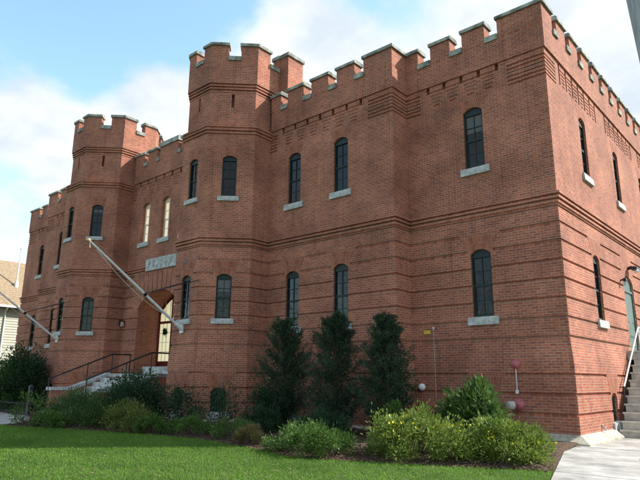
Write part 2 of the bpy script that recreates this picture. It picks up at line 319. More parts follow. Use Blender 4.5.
def wall(m, g, z0, z1, bands, holes=(), th=TH):
    """bands: (za, zb, depth, mode, intervals): mode 'ex' = everywhere but the intervals, 'in' = only there. holes: (u0,u1,zb,zspring,ztop,thick)."""
    L = g['L']; U = {0., L}; Z = {z0, z1} | {z for z in (2.0, 2.15, 2.3, 2.45, 2.6, 2.74) if z0 < z < z1}
    for za, zb, d, mode, iv in bands:
        for z in (za, zb):
            if z0 < z < z1: Z.add(z)
        for a, b in iv:
            for u in (a, b):
                if 0 < u < L: U.add(u)
    for h in holes:
        U |= {h[0], h[1]}; Z |= {h[2], h[3], h[4]}
    def clean(S):
        o = []
        for v in sorted(S):
            if not o or v - o[-1] > 1e-4: o.append(v)
        return o
    U = clean(U); Z = clean(Z)
    def depth(i, j):
        if i < 0 or j < 0 or i >= len(U) - 1 or j >= len(Z) - 1: return 'edge'
        u = (U[i] + U[i + 1]) / 2; z = (Z[j] + Z[j + 1]) / 2
        for k, h in enumerate(holes):
            if h[0] < u < h[1] and h[2] < z < h[4]: return ('hole', k, z > h[3])
        r = 0.
        for za, zb, d, mode, iv in bands:
            if za < z < zb:
                inside = any(a < u < b for a, b in iv)
                if (mode == 'in') == inside: r = d
        return r
    D = [[depth(i, j) for j in range(len(Z) - 1)] for i in range(len(U) - 1)]
    s = g['s']
    def q(c): m.quad([pos(g, p[0], p[1] + bat(p[2]), p[2]) for p in c], [(s + p[0] + (p[1] if False else 0), p[2] + p[1]) for p in c])
    def q2(c): m.quad([pos(g, p[0], p[1] + bat(p[2]), p[2]) for p in c], [(s + p[0] + p[1], p[2]) for p in c])
    for i in range(len(U) - 1):
        j = 0
        while j < len(Z) - 1:
            d = D[i][j]
            if isinstance(d, tuple): j += 1; continue
            q([(U[i], d, Z[j]), (U[i + 1], d, Z[j]), (U[i + 1], d, Z[j + 1]), (U[i], d, Z[j + 1])]); j += 1
    val = lambda d: (-holes[d[1]][5] if isinstance(d, tuple) else d)
    for i in range(len(U) - 1):
        for j in range(len(Z) - 1):
            d = D[i][j]
            if i + 1 < len(U) - 1:
                e = D[i + 1][j]
                arch = (isinstance(d, tuple) and d[2]) or (isinstance(e, tuple) and e[2])
                a, b = val(d), val(e)
                if arch: a = 0 if isinstance(d, tuple) else a; b = 0 if isinstance(e, tuple) else b
                if abs(a - b) > 1e-6:
                    u = U[i + 1]; c = [(u, a, Z[j]), (u, b, Z[j]), (u, b, Z[j + 1]), (u, a, Z[j + 1])]; q2(c)
            if j + 1 < len(Z) - 1:
                e = D[i][j + 1]; a, b = val(d), val(e)
                if isinstance(d, tuple) and isinstance(e, tuple): continue
                if isinstance(d, tuple): a = 0          # the arch fill closes the head
                if abs(a - b) > 1e-6:
                    z = Z[j + 1]; q([(U[i], a, z), (U[i + 1], a, z), (U[i + 1], b, z), (U[i], b, z)])
    for h in holes:
        u0, u1, zb, zs, zt, t = h; n = 18 if u1 - u0 > 2 else 8; w = u1 - u0; rise = zt - zs
        Rr = (w * w / 4 + rise * rise) / (2 * rise); cz = zt - Rr
        cu = [u0 + w * k / n for k in range(n + 1)]; cz_ = [cz + math.sqrt(max(Rr * Rr - (u - (u0 + u1) / 2) ** 2, 0)) for u in cu]
        for k in range(n):
            a, b, za, zb2 = cu[k], cu[k + 1], cz_[k], min(cz_[k + 1], zt)
            za = min(za, zt)
            q([(a, 0, za), (b, 0, zb2), (b, 0, zt), (a, 0, zt)])
            q2([(a, 0, za), (b, 0, zb2), (b, -t, zb2), (a, -t, za)])
def fan(m, g, uc, w, zs, zt, zf, splay, d=.005, mi=1):
    """flat topped fan of arch bricks above an opening"""
    d0 = bat(zs); d += d0
    rise = zt - zs; Rr = (w * w / 4 + rise * rise) / (2 * rise); cz = zt - Rr; n = 10; a0 = math.asin(w / 2 / Rr)
    pts = []
    for k in range(n + 1):
        a = -a0 + 2 * a0 * k / n; u = uc + Rr * math.sin(a); z = cz + Rr * math.cos(a)
        tt = (zf - zt) ; uo = uc + (w / 2 + splay) * (-1 + 2 * k / n); pts.append(((u, z), (uo, zf)))
    for k in range(n):
        (a, za), (ao, zao) = pts[k]; (b, zb), (bo, zbo) = pts[k + 1]
        A = k * (w + splay) / n; B = (k + 1) * (w + splay) / n
        m.quad([pos(g, a, d, za), pos(g, b, d, zb), pos(g, bo, d, zbo), pos(g, ao, d, zao)], [(A, 0), (B, 0), (B, .55), (A, .55)], mi)
    for (p, r) in ((pts[0], 0), (pts[-1], 1)):
        (a, za), (ao, zao) = p; c = [pos(g, a, 0, za), pos(g, a, d, za), pos(g, ao, d, zao), pos(g, ao, 0, zao)]; m.quad(c, [(0, 0), (.02, 0), (.02, .5), (0, .5)], mi)
    (a, za), (ao, z1) = pts[0]; bo = pts[-1][1][0]; m.quad([pos(g, ao, d, z1), pos(g, bo, d, z1), pos(g, bo, 0, z1), pos(g, ao, 0, z1)], [(0, 0), (1, 0), (1, .02), (0, .02)], mi)

C = -17.93
mir = lambda x: 2 * C - x
PTS = [(-35.98, 26), (-35.98, 0), (-31.11, 0), (-31.11, -.89), (-25.16, -.89), (-25.16, -1.75), (-23.81, -3.1), (-22.34, -3.1), (-20.99, -1.75), (-20.99, -.89),
       (-14.87, -.89), (-14.87, -1.75), (-13.52, -3.1), (-12.05, -3.1), (-10.70, -1.75), (-10.70, -.89), (-4.75, -.89), (-4.75, 0), (.12, 0), (.12, 26)]
SEG = geom(PTS)
KIND = ['side', 'R', 'step', 'M', 'tside', 'tdiag', 'tfront', 'tdiag', 'tside', 'C', 'tside', 'tdiag', 'tfront', 'tdiag', 'tside', 'M', 'step', 'R', 'side']
WW = .66; ZU0, ZUS, ZUT = 8.10, 10.0, 10.15; ZL0, ZLS, ZLT = 3.42, 5.30, 5.46; BW = .56; ZB0, ZBS, ZBT = .42, 1.10, 1.27
def xu(g, x): return (x - g['A'].x) / g['t'].x
def wins(i):
    g = SEG[i]; k = KIND[i]
    if k == 'R': return [xu(g, -2.29 if i > 9 else mir(-2.29))]
    if k == 'M': return sorted(xu(g, x if i > 9 else mir(x)) for x in (-7.02, -9.33))
    if k in ('tfront', 'tdiag'): return [g['L'] / 2]
    if k == 'C': return [xu(g, x) for x in (-19.64, -17.93, -16.22)]
    if k == 'side' and i > 9: return [3.08, 6.95, 10.8, 14.65, 18.5]
    if k == 'side': return [26 - 3.08, 26 - 6.95]
    return []
GRO = [5.94, 5.42, 4.87, 4.35, 3.82, 3.29, 2.77, 1.77, 1.26, .75]
wallm = MB(); window_jobs = []; sill_jobs = []; ribs = []
DOORU = 6.72
for i, g in enumerate(SEG):
    k = KIND[i]; ws = wins(i); L = g['L']; tower = k.startswith('t'); holes = []; bands = []
    up_w = ws; lo_w = ws if k != 'C' else []
    if k == 'side' and i > 9: lo_w = [3.08, 10.8, 14.65, 18.5]
    th = .15 if k != 'C' else .24
    sx, sz_ = (.85, .815) if tower else (1., 1.); W_ = WW * sx; hh, hs = (ZUT - ZU0) * sz_, (ZUS - ZU0) * sz_
    zu, zl = (8.42, 3.71) if tower else (ZU0, ZL0)
    for u in up_w:
        holes.append((u - W_ / 2, u + W_ / 2, zu, zu + hs, zu + hh, th)); window_jobs.append((i, u, zu, 'blind' if k == 'C' else 'dark', sx, sz_))
    for u in lo_w:
        holes.append((u - W_ / 2, u + W_ / 2, zl, zl + hs, zl + hh, th)); window_jobs.append((i, u, zl, 'dark', sx, sz_))
    bws = [] if k == 'C' else list(ws)
    if k == 'side' and i > 9: bws = [3.25]
    for u in bws:
        holes.append((u - BW / 2, u + BW / 2, ZB0, ZBS, ZBT, th)); window_jobs.append((i, u, ZB0, 'base', 1, 1))
    if k == 'side' and i > 9: holes.append((DOORU - .62, DOORU + .62, 2.6, 5.05, 5.30, .3))
    if k == 'C': holes.append((L / 2 - 1.72, L / 2 + 1.72, 1.75, 4.75, 5.60, 1.25))
    near = lambda us, r: [(u - r, u + r) for u in us]
    for z in GRO:
        if z < 5.7 and z > 2.7 and k == 'C': iv = [(L / 2 - 1.9 - .25, L / 2 + 1.9 + .25)] if z > 4.7 else []
        elif k == 'C' and z > 5.7: iv = [(L / 2 - 2.3, L / 2 + 2.3)]
        elif z > 5.7: iv = near(lo_w, .66)
        elif z > 5.3: iv = near(lo_w, .42)
        elif z == 1.77: iv = near(bws, .58)
        else: iv = []
        if k == 'side' and i > 9 and 5.0 < z < 5.9: iv = iv + [(DOORU - .8, DOORU + .8)]
        if k == 'side' and i > 9 and 5.9 < z: iv = iv + [(DOORU - .7, DOORU + .7)]
        bands.append((z - .035, z + .035, -.045, 'ex', iv))
    cutC = [(L / 2 - 1.3, L / 2 + 1.3)] if k == 'C' else []
    bands += [(6.36, 6.43, -.045, 'ex', cutC), (6.49, 6.56, .035, 'ex', cutC), (6.56, 6.62, -.015, 'ex', cutC), (6.62, 6.69, .07, 'ex', cutC), (6.69, 6.74, .03, 'ex', cutC), (6.74, 6.81, .10, 'ex', cutC)]
    z1 = 12.22
    if tower:
        z1 = 11.0
    else:
        # corbel table: slots with stepped courses between them
        n0 = {'R': 5, 'M': 8, 'C': 8}.get(k, 0); slots = []
        if k == 'R': slots = [xu(g, x if i > 9 else mir(x)) for x in (-1.38, -2.0, -2.62, -3.25, -3.87)]
        if k == 'M': slots = [xu(g, (-6.10 - .648 * j) if i > 9 else mir(-6.10 - .648 * j)) for j in range(7)]
        if k == 'C': slots = [L / 2 + (j - 3.5) * .70 for j in range(8)]
        if k == 'side': 
            slots = [1.22 + .60 * j for j in range(40) if (j % 8) != 7]
            if i == 0: slots = [26 - s for s in slots]
        slots = sorted(slots)
        bands.append((11.38, 12.22, .05, 'ex', []))
        if slots:
            ends = [(0, slots[0] - .32), (slots[-1] + .32, L)]
            if k == 'side': ends = [(0, .85)] if i > 9 else [(L - .85, L)]
            for q_, zc in enumerate((10.51, 10.64, 10.77, 10.90, 11.03, 11.16)):
                bands.append((zc - .027, zc + .027, -.035, 'in', ends))
                if q_ >= 1:
                    sh = .225 - .032 * q_
                    bands.append((zc - .025, zc + .025, -.022, 'in', [(a + sh, b - sh) for a, b in zip(slots, slots[1:]) if b - a < .9 and b - a > 2 * sh + .05]))
            for a in slots:
                zlo = 10.62 if k == 'side' else 11.13
                bands.append((zlo, 11.38, -.14 if k != 'side' else -.09, 'in', [(a - .06, a + .06)]))
        elif k == 'step':
            for zc in (10.51, 10.64, 10.77, 10.90, 11.03, 11.16): bands.append((zc - .025, zc + .025, -.03, 'ex', []))
    wall(wallm, g, 0, z1, bands, holes, th)
    for u in lo_w: fan(wallm, g, u, W_, zl + hs, zl + hh, 5.975, .30)
    for u in up_w: fan(wallm, g, u, W_, zu + hs, zu + hh, 10.50, .13)
    for u in bws: fan(wallm, g, u, BW, ZBS, ZBT, 1.80, .26)
# rear, so that the block is closed
gr = geom([(.12, 26), (-35.98, 26)])[0]; wall(wallm, gr, 0, 12.22, [(6.62, 6.81, .06, 'ex', [])], [])
gC = SEG[9]; LC = gC['L']
# big voussoirs round the entrance: wide raised brick wedges
nv = 11; Rr = (3.44 ** 2 / 4 + .85 ** 2) / (2 * .85); cz = 5.60 - Rr; aM = math.asin(1.72 / Rr)
for k in range(nv):
    a0 = -aM + 2 * aM * (k + .07) / nv; a1 = -aM + 2 * aM * (k + .93) / nv; zf = 6.50; wtop = 2.20
    f0 = (k + .05) / nv * 2 - 1; f1 = (k + .95) / nv * 2 - 1
    u = LC / 2; Q = [(u + Rr * math.sin(a0), cz + Rr * math.cos(a0)), (u + Rr * math.sin(a1), cz + Rr * math.cos(a1)), (u + wtop * f1, zf), (u + wtop * f0, zf)]
    dd = .045
    wallm.quad([pos(gC, a, dd, b) for a, b in Q], [(b, a) for a, b in Q])
    for (p, q_) in zip(Q, Q[1:] + Q[:1]):
        wallm.quad([pos(gC, p[0], 0.003, p[1]), pos(gC, q_[0], 0.003, q_[1]), pos(gC, q_[0], dd, q_[1]), pos(gC, p[0], dd, p[1])])
# threshold floor and back wall of the porch
for (u0, u1) in ((LC / 2 - 1.72, LC / 2 + 1.72),):
    wallm.quad([pos(gC, u0, -.0, 1.748), pos(gC, u1, -.0, 1.748), pos(gC, u1, -1.25, 1.748), pos(gC, u0, -1.25, 1.748)], None, 0)
inb(wallm.build('wall', [BRICK, ARCHB], BLD))
# unseen roof deck inside the parapet, put in to block light
m = MB(); rp = [(-35.9, 25.9), (-35.9, .1), (-31.2, .1), (-31.0, -.75), (-4.85, -.75), (-4.85, .1), (.02, .1), (.02, 25.9)]
m.quad([(x, y, 12.215) for x, y in rp]); o = m.build('roof', ROOF, BLD); tri_fix(o); inb(o)

# ribbons: prisms that follow a chain (merlons, copings, string stones)
def ribbon(m, segs, s0, s1, prof, closed_total=None, mi=0):
    """prof = closed (d, z) outline, outer side first (counter-clockwise seen from s0 looking along the wall)."""
    stations = []
    def add(g, u): stations.append((g, u))
    cs = []
    for rep in ((0,) if closed_total is None else (0, closed_total)):
        for g in segs:
            a, b = g['s'] + rep, g['s'] + rep + g['L']
            if b <= s0 + 1e-6 or a >= s1 - 1e-6: continue
            cs.append((g, max(s0, a) - a, min(s1, b) - a))
    for ci, (g, a, b) in enumerate(cs):
        if ci == 0: add(g, max(a, 1e-5) if a > 1e-6 else 1e-5)
        add(g, b if (ci < len(cs) - 1 or b < g['L'] - 1e-6) else g['L'] - 2e-6)
    def P(g, u, d, z):
        return pos(g, u, d, z)
    rings = [[P(g, u, d, z) for d, z in prof] for g, u in stations]; su = [g['s'] + u for g, u in stations]
    n = len(prof); per = [0]
    for a, b in zip(prof, prof[1:] + prof[:1]): per.append(per[-1] + math.hypot(a[0] - b[0], a[1] - b[1]))
    for r in range(len(rings) - 1):
        for k in range(n):
            k2 = (k + 1) % n; vert = abs(prof[k][0] - prof[k2][0]) < .02
            va, vb = (prof[k][1], prof[k2][1]) if vert else (per[k], per[k + 1])
            m.quad([rings[r][k], rings[r + 1][k], rings[r + 1][k2], rings[r][k2]][::-1], [(su[r], va), (su[r + 1], va), (su[r + 1], vb), (su[r], vb)][::-1], mi)
    m.quad(rings[0], [(d, z) for d, z in prof], mi); m.quad(rings[-1][::-1], [(d, z) for d, z in prof][::-1], mi)
def rect(d0, d1, z0, z1): return [(d1, z0), (d0, z0), (d0, z1), (d1, z1)]
def cope(d0, d1, z0, z1, ch=.045): return [(d1, z0), (d0, z0), (d0, z1 - ch), (d0 + ch * 1.2, z1), (d1 - ch * 1.2, z1), (d1, z1 - ch)]
def merlon(segs, s0, s1, zb, zt, d=.05, total=None, th=.42, ch=.155, tall=0.):
    j = random.uniform(-.012, .012)
    m = MB(); ribbon(m, segs, s0, s1, rect(d - th, d, zb, zt - ch), total); o = m.build('merlon', BRICK, BLD); inb(o)
    c = MB(); ribbon(c, segs, s0 - .05, s1 + .05, cope(d - th - .06, d + .065, zt - ch, zt + j + tall), total); c.build('coping_stone', COPE, o)
def crenel(segs, s0, s1, z, d=.05, total=None, th=.42):
    c = MB(); ribbon(c, segs, s0 + .002, s1 - .002, rect(d - th - .04, d + .055, z - .04, z + .15), total); inb(c.build('crenel_sill', COPE, BLD))
def S(i, x): g = SEG[i]; return g['s'] + xu(g, x)
def battlements(segs, spans, zb=12.22, zt=13.02, lo=None, hi=None):
    spans = sorted(spans)
    for a, b in spans: merlon(segs, a, b, zb, zt)
    for (a, b), (c, d) in zip(spans, spans[1:]): crenel(segs, b, c, zb)
iM, iR, iS = 15, 17, 18
sM = SEG[iM]['s']; spans = [(sM + .02, S(iM, -10.12)), (S(iM, -9.74), S(iM, -8.87)), (S(iM, -8.46), S(iM, -7.60)), (S(iM, -7.18), S(iM, -6.34)), (S(iM, -5.93), S(iR, -4.20)),
        (S(iR, -3.70), S(iR, -2.95)), (S(iR, -2.50), S(iR, -1.70)), (S(iR, -1.26), SEG[iS]['s'] + .80)]
mainsegs = SEG[15:19]
ys = [1.20 + 1.215 * k for k in range(20)]
spans += [(SEG[iS]['s'] + y, SEG[iS]['s'] + y + .80) for y in ys]
battlements(mainsegs, spans)
# centre bay, with the taller block on its axis
sp = [(-20.97, -20.12), (-19.80, -18.97), (-18.70, -17.16), (-16.89, -16.06), (-15.74, -14.89)]
for n_, (a, b) in enumerate(sp):
    merlon([gC], S(9, a), S(9, b), 12.22, 13.02 if n_ != 2 else 13.02, tall=.12 if n_ == 2 else 0)
    if n_: crenel([gC], S(9, sp[n_ - 1][1]), S(9, a), 12.22)
# left wing, mirrored
left = SEG[0:4]
spl = [(S(1, mir(.12)) - .80, S(1, mir(-1.26))), (S(1, mir(-1.70)), S(1, mir(-2.50))), (S(1, mir(-2.95)), S(1, mir(-3.70))), (S(1, mir(-4.20)), S(3, mir(-5.93))),
       (S(3, mir(-6.34)), S(3, mir(-7.18))), (S(3, mir(-7.60)), S(3, mir(-8.46))), (S(3, mir(-8.87)), S(3, mir(-9.74))), (S(3, mir(-10.12)), S(3, mir(-10.70)) - .02)]
battlements(left, spl)

# towers above the main cornice
def tower(cx):
    P = [(cx - 2.085, -1.75), (cx - .735, -3.1), (cx + .735, -3.1), (cx + 2.085, -1.75), (cx + 2.085, .15), (cx + .735, 1.50), (cx - .735, 1.50), (cx - 2.085, .15)]
    T = geom(P, True); tot = sum(g['L'] for g in T); m = MB()
    for i, g in enumerate(T):
        L = g['L']; H = []
        ins = -.10
        bands = [(11.02, 11.09, .05, 'ex', []), (11.09, 11.15, .01, 'ex', []), (11.15, 11.22, .08, 'ex', []), (11.22, 11.28, .03, 'ex', []), (11.28, 11.36, .07, 'ex', []), (11.36, 12.86, ins, 'ex', []),
                 (12.86, 12.92, ins + .02, 'ex', []), (12.92, 12.98, ins - .02, 'ex', []), (12.98, 13.04, ins + .05, 'ex', []), (13.04, 13.10, ins + .01, 'ex', []), (13.10, 13.16, -.03, 'ex', []), (13.16, 13.22, -.07, 'ex', []), (13.22, 14.28, .0, 'ex', [])]
        if i in (0, 1, 2, 3, 7): bands.append((12.2, 12.78, -.32, 'in', [(L / 2 - .055, L / 2 + .055)]))
        wall(m, g, 11.0, 14.28, bands)
        fanw = (L / 2)
    m.quad([(x, y, 14.275) for x, y in P]); inb(m.build('tower_wall', [BRICK, ARCHB], BLD))
    half = .26
    for i, g in enumerate(T):
        gn = T[(i + 1) % 8]; a = g['s'] + g['L'] / 2 + half; b = g['s'] + g['L'] + gn['L'] / 2 - half
        merlon(T, a, b, 14.28, 15.06, d=0., total=tot, th=.36)
        c0 = g['s'] + g['L'] / 2 - half; crenel(T, c0, c0 + 2 * half, 14.28, d=0., total=tot, th=.36)
    return T
T2 = tower(-12.785); T1 = tower(mir(-12.785))
# square chimneys against the outer side of each tower
for x0, x1 in ((-10.72, -10.20), (mir(-10.20), mir(-10.72))):
    m = MB(); m.box(x0, x1, -.5, .40, 12.2, 14.9); o = inb(m.build('chimney', BRICK, BLD))
    c = MB(); c.box(x0 - .06, x1 + .06, -.56, .46, 14.9, 15.05); c.build('chimney_cap', COPE, o)

# ---- windows
def arch_pts(w, zs, zt, n=8):
    rise = zt - zs; Rr = (w * w / 4 + rise * rise) / (2 * rise); cz = zt - Rr
    return [(-w / 2 + w * k / n, cz + math.sqrt(max(Rr * Rr - (-w / 2 + w * k / n) ** 2, 0))) for k in range(n + 1)]
def window_proto(dep, style):
    """origin: middle of the sill line on the wall face, x along the wall, y inwards"""
    h = ZUT - ZU0; zs = ZUS - ZU0; w = WW; y0, y1 = dep - .08, dep - .01; f = MB(); b = .055
    f.box(-w / 2, -w / 2 + b, y0, y1, 0, zs); f.box(w / 2 - b, w / 2, y0, y1, 0, zs); f.box(-w / 2 + b, w / 2 - b, y0, y1, 0, .09)
    ap = arch_pts(w, zs, h)       # arched head panel
    zb = zs - .10
    f.box(-w / 2 + b, w / 2 - b, y0 - .004, y1, zb, zs)
    for (xa, za), (xb, zb_) in zip(ap, ap[1:]): f.quad([(xa, y0, zs), (xb, y0, zs), (xb, y0, zb_), (xa, y0, za)])
    mid = (.09 + zb) / 2
    f.box(-w / 2 + b, w / 2 - b, y0 + .012, y1, mid - .035, mid + .035)
    f.box(-w / 2 + b, -w / 2 + b + .03, y0 + .02, y1, .09, mid - .035); f.box(w / 2 - b - .03, w / 2 - b, y0 + .02, y1, .09, mid - .035)
    f.box(-.012, .012, y0 + .03, y1, .09, mid - .035); f.box(-.012, .012, y0 + .02, y1, mid + .035, zb)
    z1 = (mid + .035 + zb) / 2; f.box(-w / 2 + b, w / 2 - b, y0 + .022, y1, z1 - .012, z1 + .012)
    z2 = (.09 + mid - .035) / 2; f.box(-w / 2 + b + .03, w / 2 - b - .03, y0 + .032, y1, z2 - .012, z2 + .012)
    o = f.build('window', GREEN if style == 'dark' else CREAMP, BLD)
    p = MB(); yy = dep - .035; p.quad([(-w / 2 + b, yy, .09), (w / 2 - b, yy, .09), (w / 2 - b, yy, zb), (-w / 2 + b, yy, zb)]); p.build('pane', GLASS if style == 'dark' else BLIND, o)
    s = MB(); sw = .485; s.hexa([(-sw, -.075, -.235), (sw, -.075, -.235), (sw, .0, -.235), (-sw, .0, -.235)], [(-sw, -.06, -.005), (sw, -.06, -.005), (sw, .0, .012), (-sw, .0, .012)])
    s.box(-w / 2 + .002, w / 2 - .002, -.004, dep - .07, -.05, .014); s.build('sill', STONE, o)
    return o
def base_proto(dep):
    w = BW; h = ZBT - ZB0; zs = ZBS - ZB0; f = MB(); y0 = dep - .06
    f.box(-w / 2, -w / 2 + .05, y0, dep - .01, 0, zs); f.box(w / 2 - .05, w / 2, y0, dep - .01, 0, zs); f.box(-w / 2 + .05, w / 2 - .05, y0, dep - .01, 0, .05); f.box(-w / 2 + .05, w / 2 - .05, y0 + .004, dep - .01, zs - .05, zs)
    ap = arch_pts(w, zs, h)
    for (xa, za), (xb, zb_) in zip(ap, ap[1:]): f.quad([(xa, y0 + .01, zs), (xb, y0 + .01, zs), (xb, y0 + .01, zb_), (xa, y0 + .01, za)])
    o = f.build('basement_window', GREEN, BLD)
    p = MB(); p.quad([(-w / 2 + .05, dep - .03, .05), (w / 2 - .05, dep - .03, .05), (w / 2 - .05, dep - .03, zs - .05), (-w / 2 + .05, dep - .03, zs - .05)]); p.build('pane', GLASS, o)
    gr_ = MB()
    for k in range(5): x = -w / 2 + .09 + k * .095; gr_.tube([(x, .06, .0), (x, .06, zs + .04)], .009, 6)
    gr_.build('grille', BLACK, o)
    s = MB(); s.box(-w / 2 - .14, w / 2 + .14, -.06, 0, -.22, -.0); s.box(-w / 2 + .002, w / 2 - .002, -.004, dep - .05, -.05, .01); s.build('sill', STONE, o)
    return o
protos = {}
for (i, u, z, st, sx, sz_) in window_jobs:
    g = SEG[i]; key = (st)
    if key not in protos:
        o = protos[key] = base_proto(.15) if st == 'base' else window_proto(.24 if st == 'blind' else .15, 'dark' if st == 'dark' else 'blind'); 
    else: o = copy_tree(protos[key], BLD)
    p = g['A'] + g['t'] * u
    if st == 'base': p = p + g['n'] * .065
    o.location = (p.x, p.y, z); o.rotation_euler = (0, 0, math.atan2(g['t'].y, g['t'].x)); o.scale = (sx, 1, sz_); inb(o)

# ---- plaque
m = MB(); g = gC; pc = g['A'] + g['t'] * (LC / 2)
m.box(pc.x - 1.25, pc.x + 1.25, g['A'].y - .075, g['A'].y + .0, 6.57, 7.15); o = inb(m.build('stone_plaque', STONE, BLD))
m = MB(); x = pc.x - 1.05
for a, b in ((0, .22), (.3, .26), (.75, .18), (1.05, .30), (1.5, .2), (1.72, .24)):
    m.hexa([(x + a, g['A'].y - .079, 6.66), (x + a + .035, g['A'].y - .079, 6.66), (x + a + .035, g['A'].y - .076, 6.66), (x + a, g['A'].y - .076, 6.66)],
           [(x + a + b, g['A'].y - .079, 7.06), (x + a + b + .035, g['A'].y - .079, 7.06), (x + a + b + .035, g['A'].y - .076, 7.06), (x + a + b, g['A'].y - .076, 7.06)])
m.build('carving', simple('carved_shadow_grey', (.22, .23, .24), .9, .2, 9), o)  # thin raised strips; the shade of carved strokes is put into their grey

# ---- porch screen and door (back of the deep arch)
yb = gC['A'].y + 1.25; cx = pc.x
m = MB(); m.box(cx - 1.72, cx - 1.60, yb - .06, yb, 1.75, 4.9); m.box(cx + 1.60, cx + 1.72, yb - .06, yb, 1.75, 4.9)
for dx in (-.62, .62): m.box(cx + dx - .05, cx + dx + .05, yb - .06, yb, 1.75, 5.5)
m.box(cx - 1.6, cx + 1.6, yb - .058, yb, 4.15, 4.27); m.box(cx - 1.6, cx + 1.6, yb - .056, yb, 2.25, 2.35)
o = inb(m.build('entrance_door', REDP, BLD))
m = MB(); ap = arch_pts(3.2, 4.62, 5.45, 16)
for a_, b_ in ((-1.6, -.66), (.66, 1.6)): m.quad([(cx + a_, yb - .02, 2.35), (cx + b_, yb - .02, 2.35), (cx + b_, yb - .02, 4.15), (cx + a_, yb - .02, 4.15)])
m.quad([(cx - 1.6, yb - .02, 4.27), (cx + 1.6, yb - .02, 4.27), (cx + 1.6, yb - .02, 4.62), (cx - 1.6, yb - .02, 4.62)])
for (xa, za), (xb, zb_) in zip(ap, ap[1:]): m.quad([(cx + xa, yb - .02, 4.62), (cx + xb, yb - .02, 4.62), (cx + xb, yb - .02, zb_), (cx + xa, yb - .02, za)])
m.build('lit_glazing', FOYER, o)
m = MB()
for dx in (-1.3, -1.0, 1.0, 1.3): m.box(cx + dx - .012, cx + dx + .012, yb - .045, yb - .021, 2.35, 4.15)
for z_ in (2.8, 3.25, 3.7):
    for a_, b_ in ((-1.6, -.67), (.67, 1.6)): m.box(cx + a_, cx + b_, yb - .043, yb - .022, z_ - .012, z_ + .012)
for dx in (-1.2, -.8, -.4, 0, .4, .8, 1.2): m.box(cx + dx - .014, cx + dx + .014, yb - .045, yb - .021, 4.27, 5.2)
m.build('glazing_bars', WHITE, o)
m = MB(); m.box(cx - .57, cx + .57, yb - .07, yb - .01, 1.76, 4.14)
for z0_, z1_ in ((1.95, 2.6), (2.75, 3.9)):
    for a_, b_ in ((-.48, -.06), (.06, .48)): m.box(cx + a_, cx + b_, yb - .09, yb - .069, z0_, z1_)
m.build('door_leaf', REDP, o)
m = MB(); m.quad([(cx - 1.72, yb - .012, 1.75), (cx + 1.72, yb - .012, 1.75), (cx + 1.72, yb - .012, 5.6), (cx - 1.72, yb - .012, 5.6)]); m.build('backing', REDP, o)
m = MB(); m.tube([(cx - .45, yb - .12, 2.6), (cx - .45, yb - .12, 3.2)], .02, 8); m.build('handle', BLACK, o)
wr = MB(); random.seed(3)
for k in range(520):
    a = random.uniform(0, 6.28); r = abs(random.gauss(0, .075)); c = Vector((cx - 1.05 + r * math.cos(a), yb - .1 + random.uniform(-.04, .03), 3.75 + r * math.sin(a)))
    d1 = Vector((random.gauss(0, 1), random.gauss(0, 1), random.gauss(0, 1))).normalized() * .05; d2 = d1.orthogonal().normalized() * .025
    wr.quad([c - d1, c + d2, c + d1, c - d2])
tag(wr.build('door_greenery', LF_RHO), 'small bunch of dark greenery hanging on the lit glazing in the arched entrance', 'greenery')

# ---- side door with lamp and threshold
gS = SEG[18]; m = MB(); xw = .12
m.box(xw - .12, xw - .03, DOORU - .62, DOORU - .55, 2.6, 5.06); m.box(xw - .12, xw - .03, DOORU + .55, DOORU + .62, 2.6, 5.06)
m.box(xw - .11, xw - .07, DOORU - .55, DOORU + .55, 2.62, 5.28); m.box(xw - .07, xw - .055, DOORU - .45, DOORU + .45, 2.8, 3.5); m.box(xw - .07, xw - .055, DOORU - .45, DOORU + .45, 3.65, 4.6)
m.box(xw - .08, xw - .03, DOORU - .55, DOORU + .55, 4.70, 4.78)
o = inb(m.build('side_door', DOORG, BLD)); m = MB(); m.tube([(xw - .055, DOORU - .46, 3.6), (xw + .03, DOORU - .46, 3.6), (xw + .03, DOORU - .34, 3.6)], .016, 8); m.build('handle', STONE, o)
# downpipe-like steel surround plate standing proud on the near jamb
# ---- stone plinth round the side and the corner
m = MB()
plin = geom([(-4.75, -.0), (.12, 0), (.12, 2.92)]); pr = [(.0, -.05), (.34, -.05), (.34, .07), (.06, .27), (.0, .27)]
ribbon(m, plin, 0.02, plin[-1]['s'] + plin[-1]['L'] - .01, [(0.001, -.04), (.36, -.04), (.36, .075), (.07, .26), (0.001, .27)][::-1]); inb(m.build('stone_base', PLINTH, BLD))
m = MB(); segs_t = SEG[11:16]; ribbon(m, segs_t, SEG[11]['s'], SEG[15]['s'] + SEG[15]['L'] - .1, [(0.001, -.04), (.22, -.04), (.22, .10), (.04, .2), (0.001, .2)][::-1]); inb(m.build('stone_base', PLINTH, BLD))
# ---- star shaped tie plate on the right tower
def star(x, y, z):
    m = MB(); c = (x, y - .04, z); P = []
    for k in range(10):
        r = .16 if k % 2 == 0 else .065; a = math.pi / 2 + k * math.pi / 5; P.append((x + r * math.cos(a), y - .012, z + r * math.sin(a)))
    for a, b in zip(P, P[1:] + P[:1]): m.quad([a, b, c])
    inb(m.build('tie_plate', simple('tie_plate_iron', (.16, .13, .14), .7, .2, 9), BLD))
star(-12.86, -3.1, 5.93); star(mir(-12.86), -3.1, 5.93)

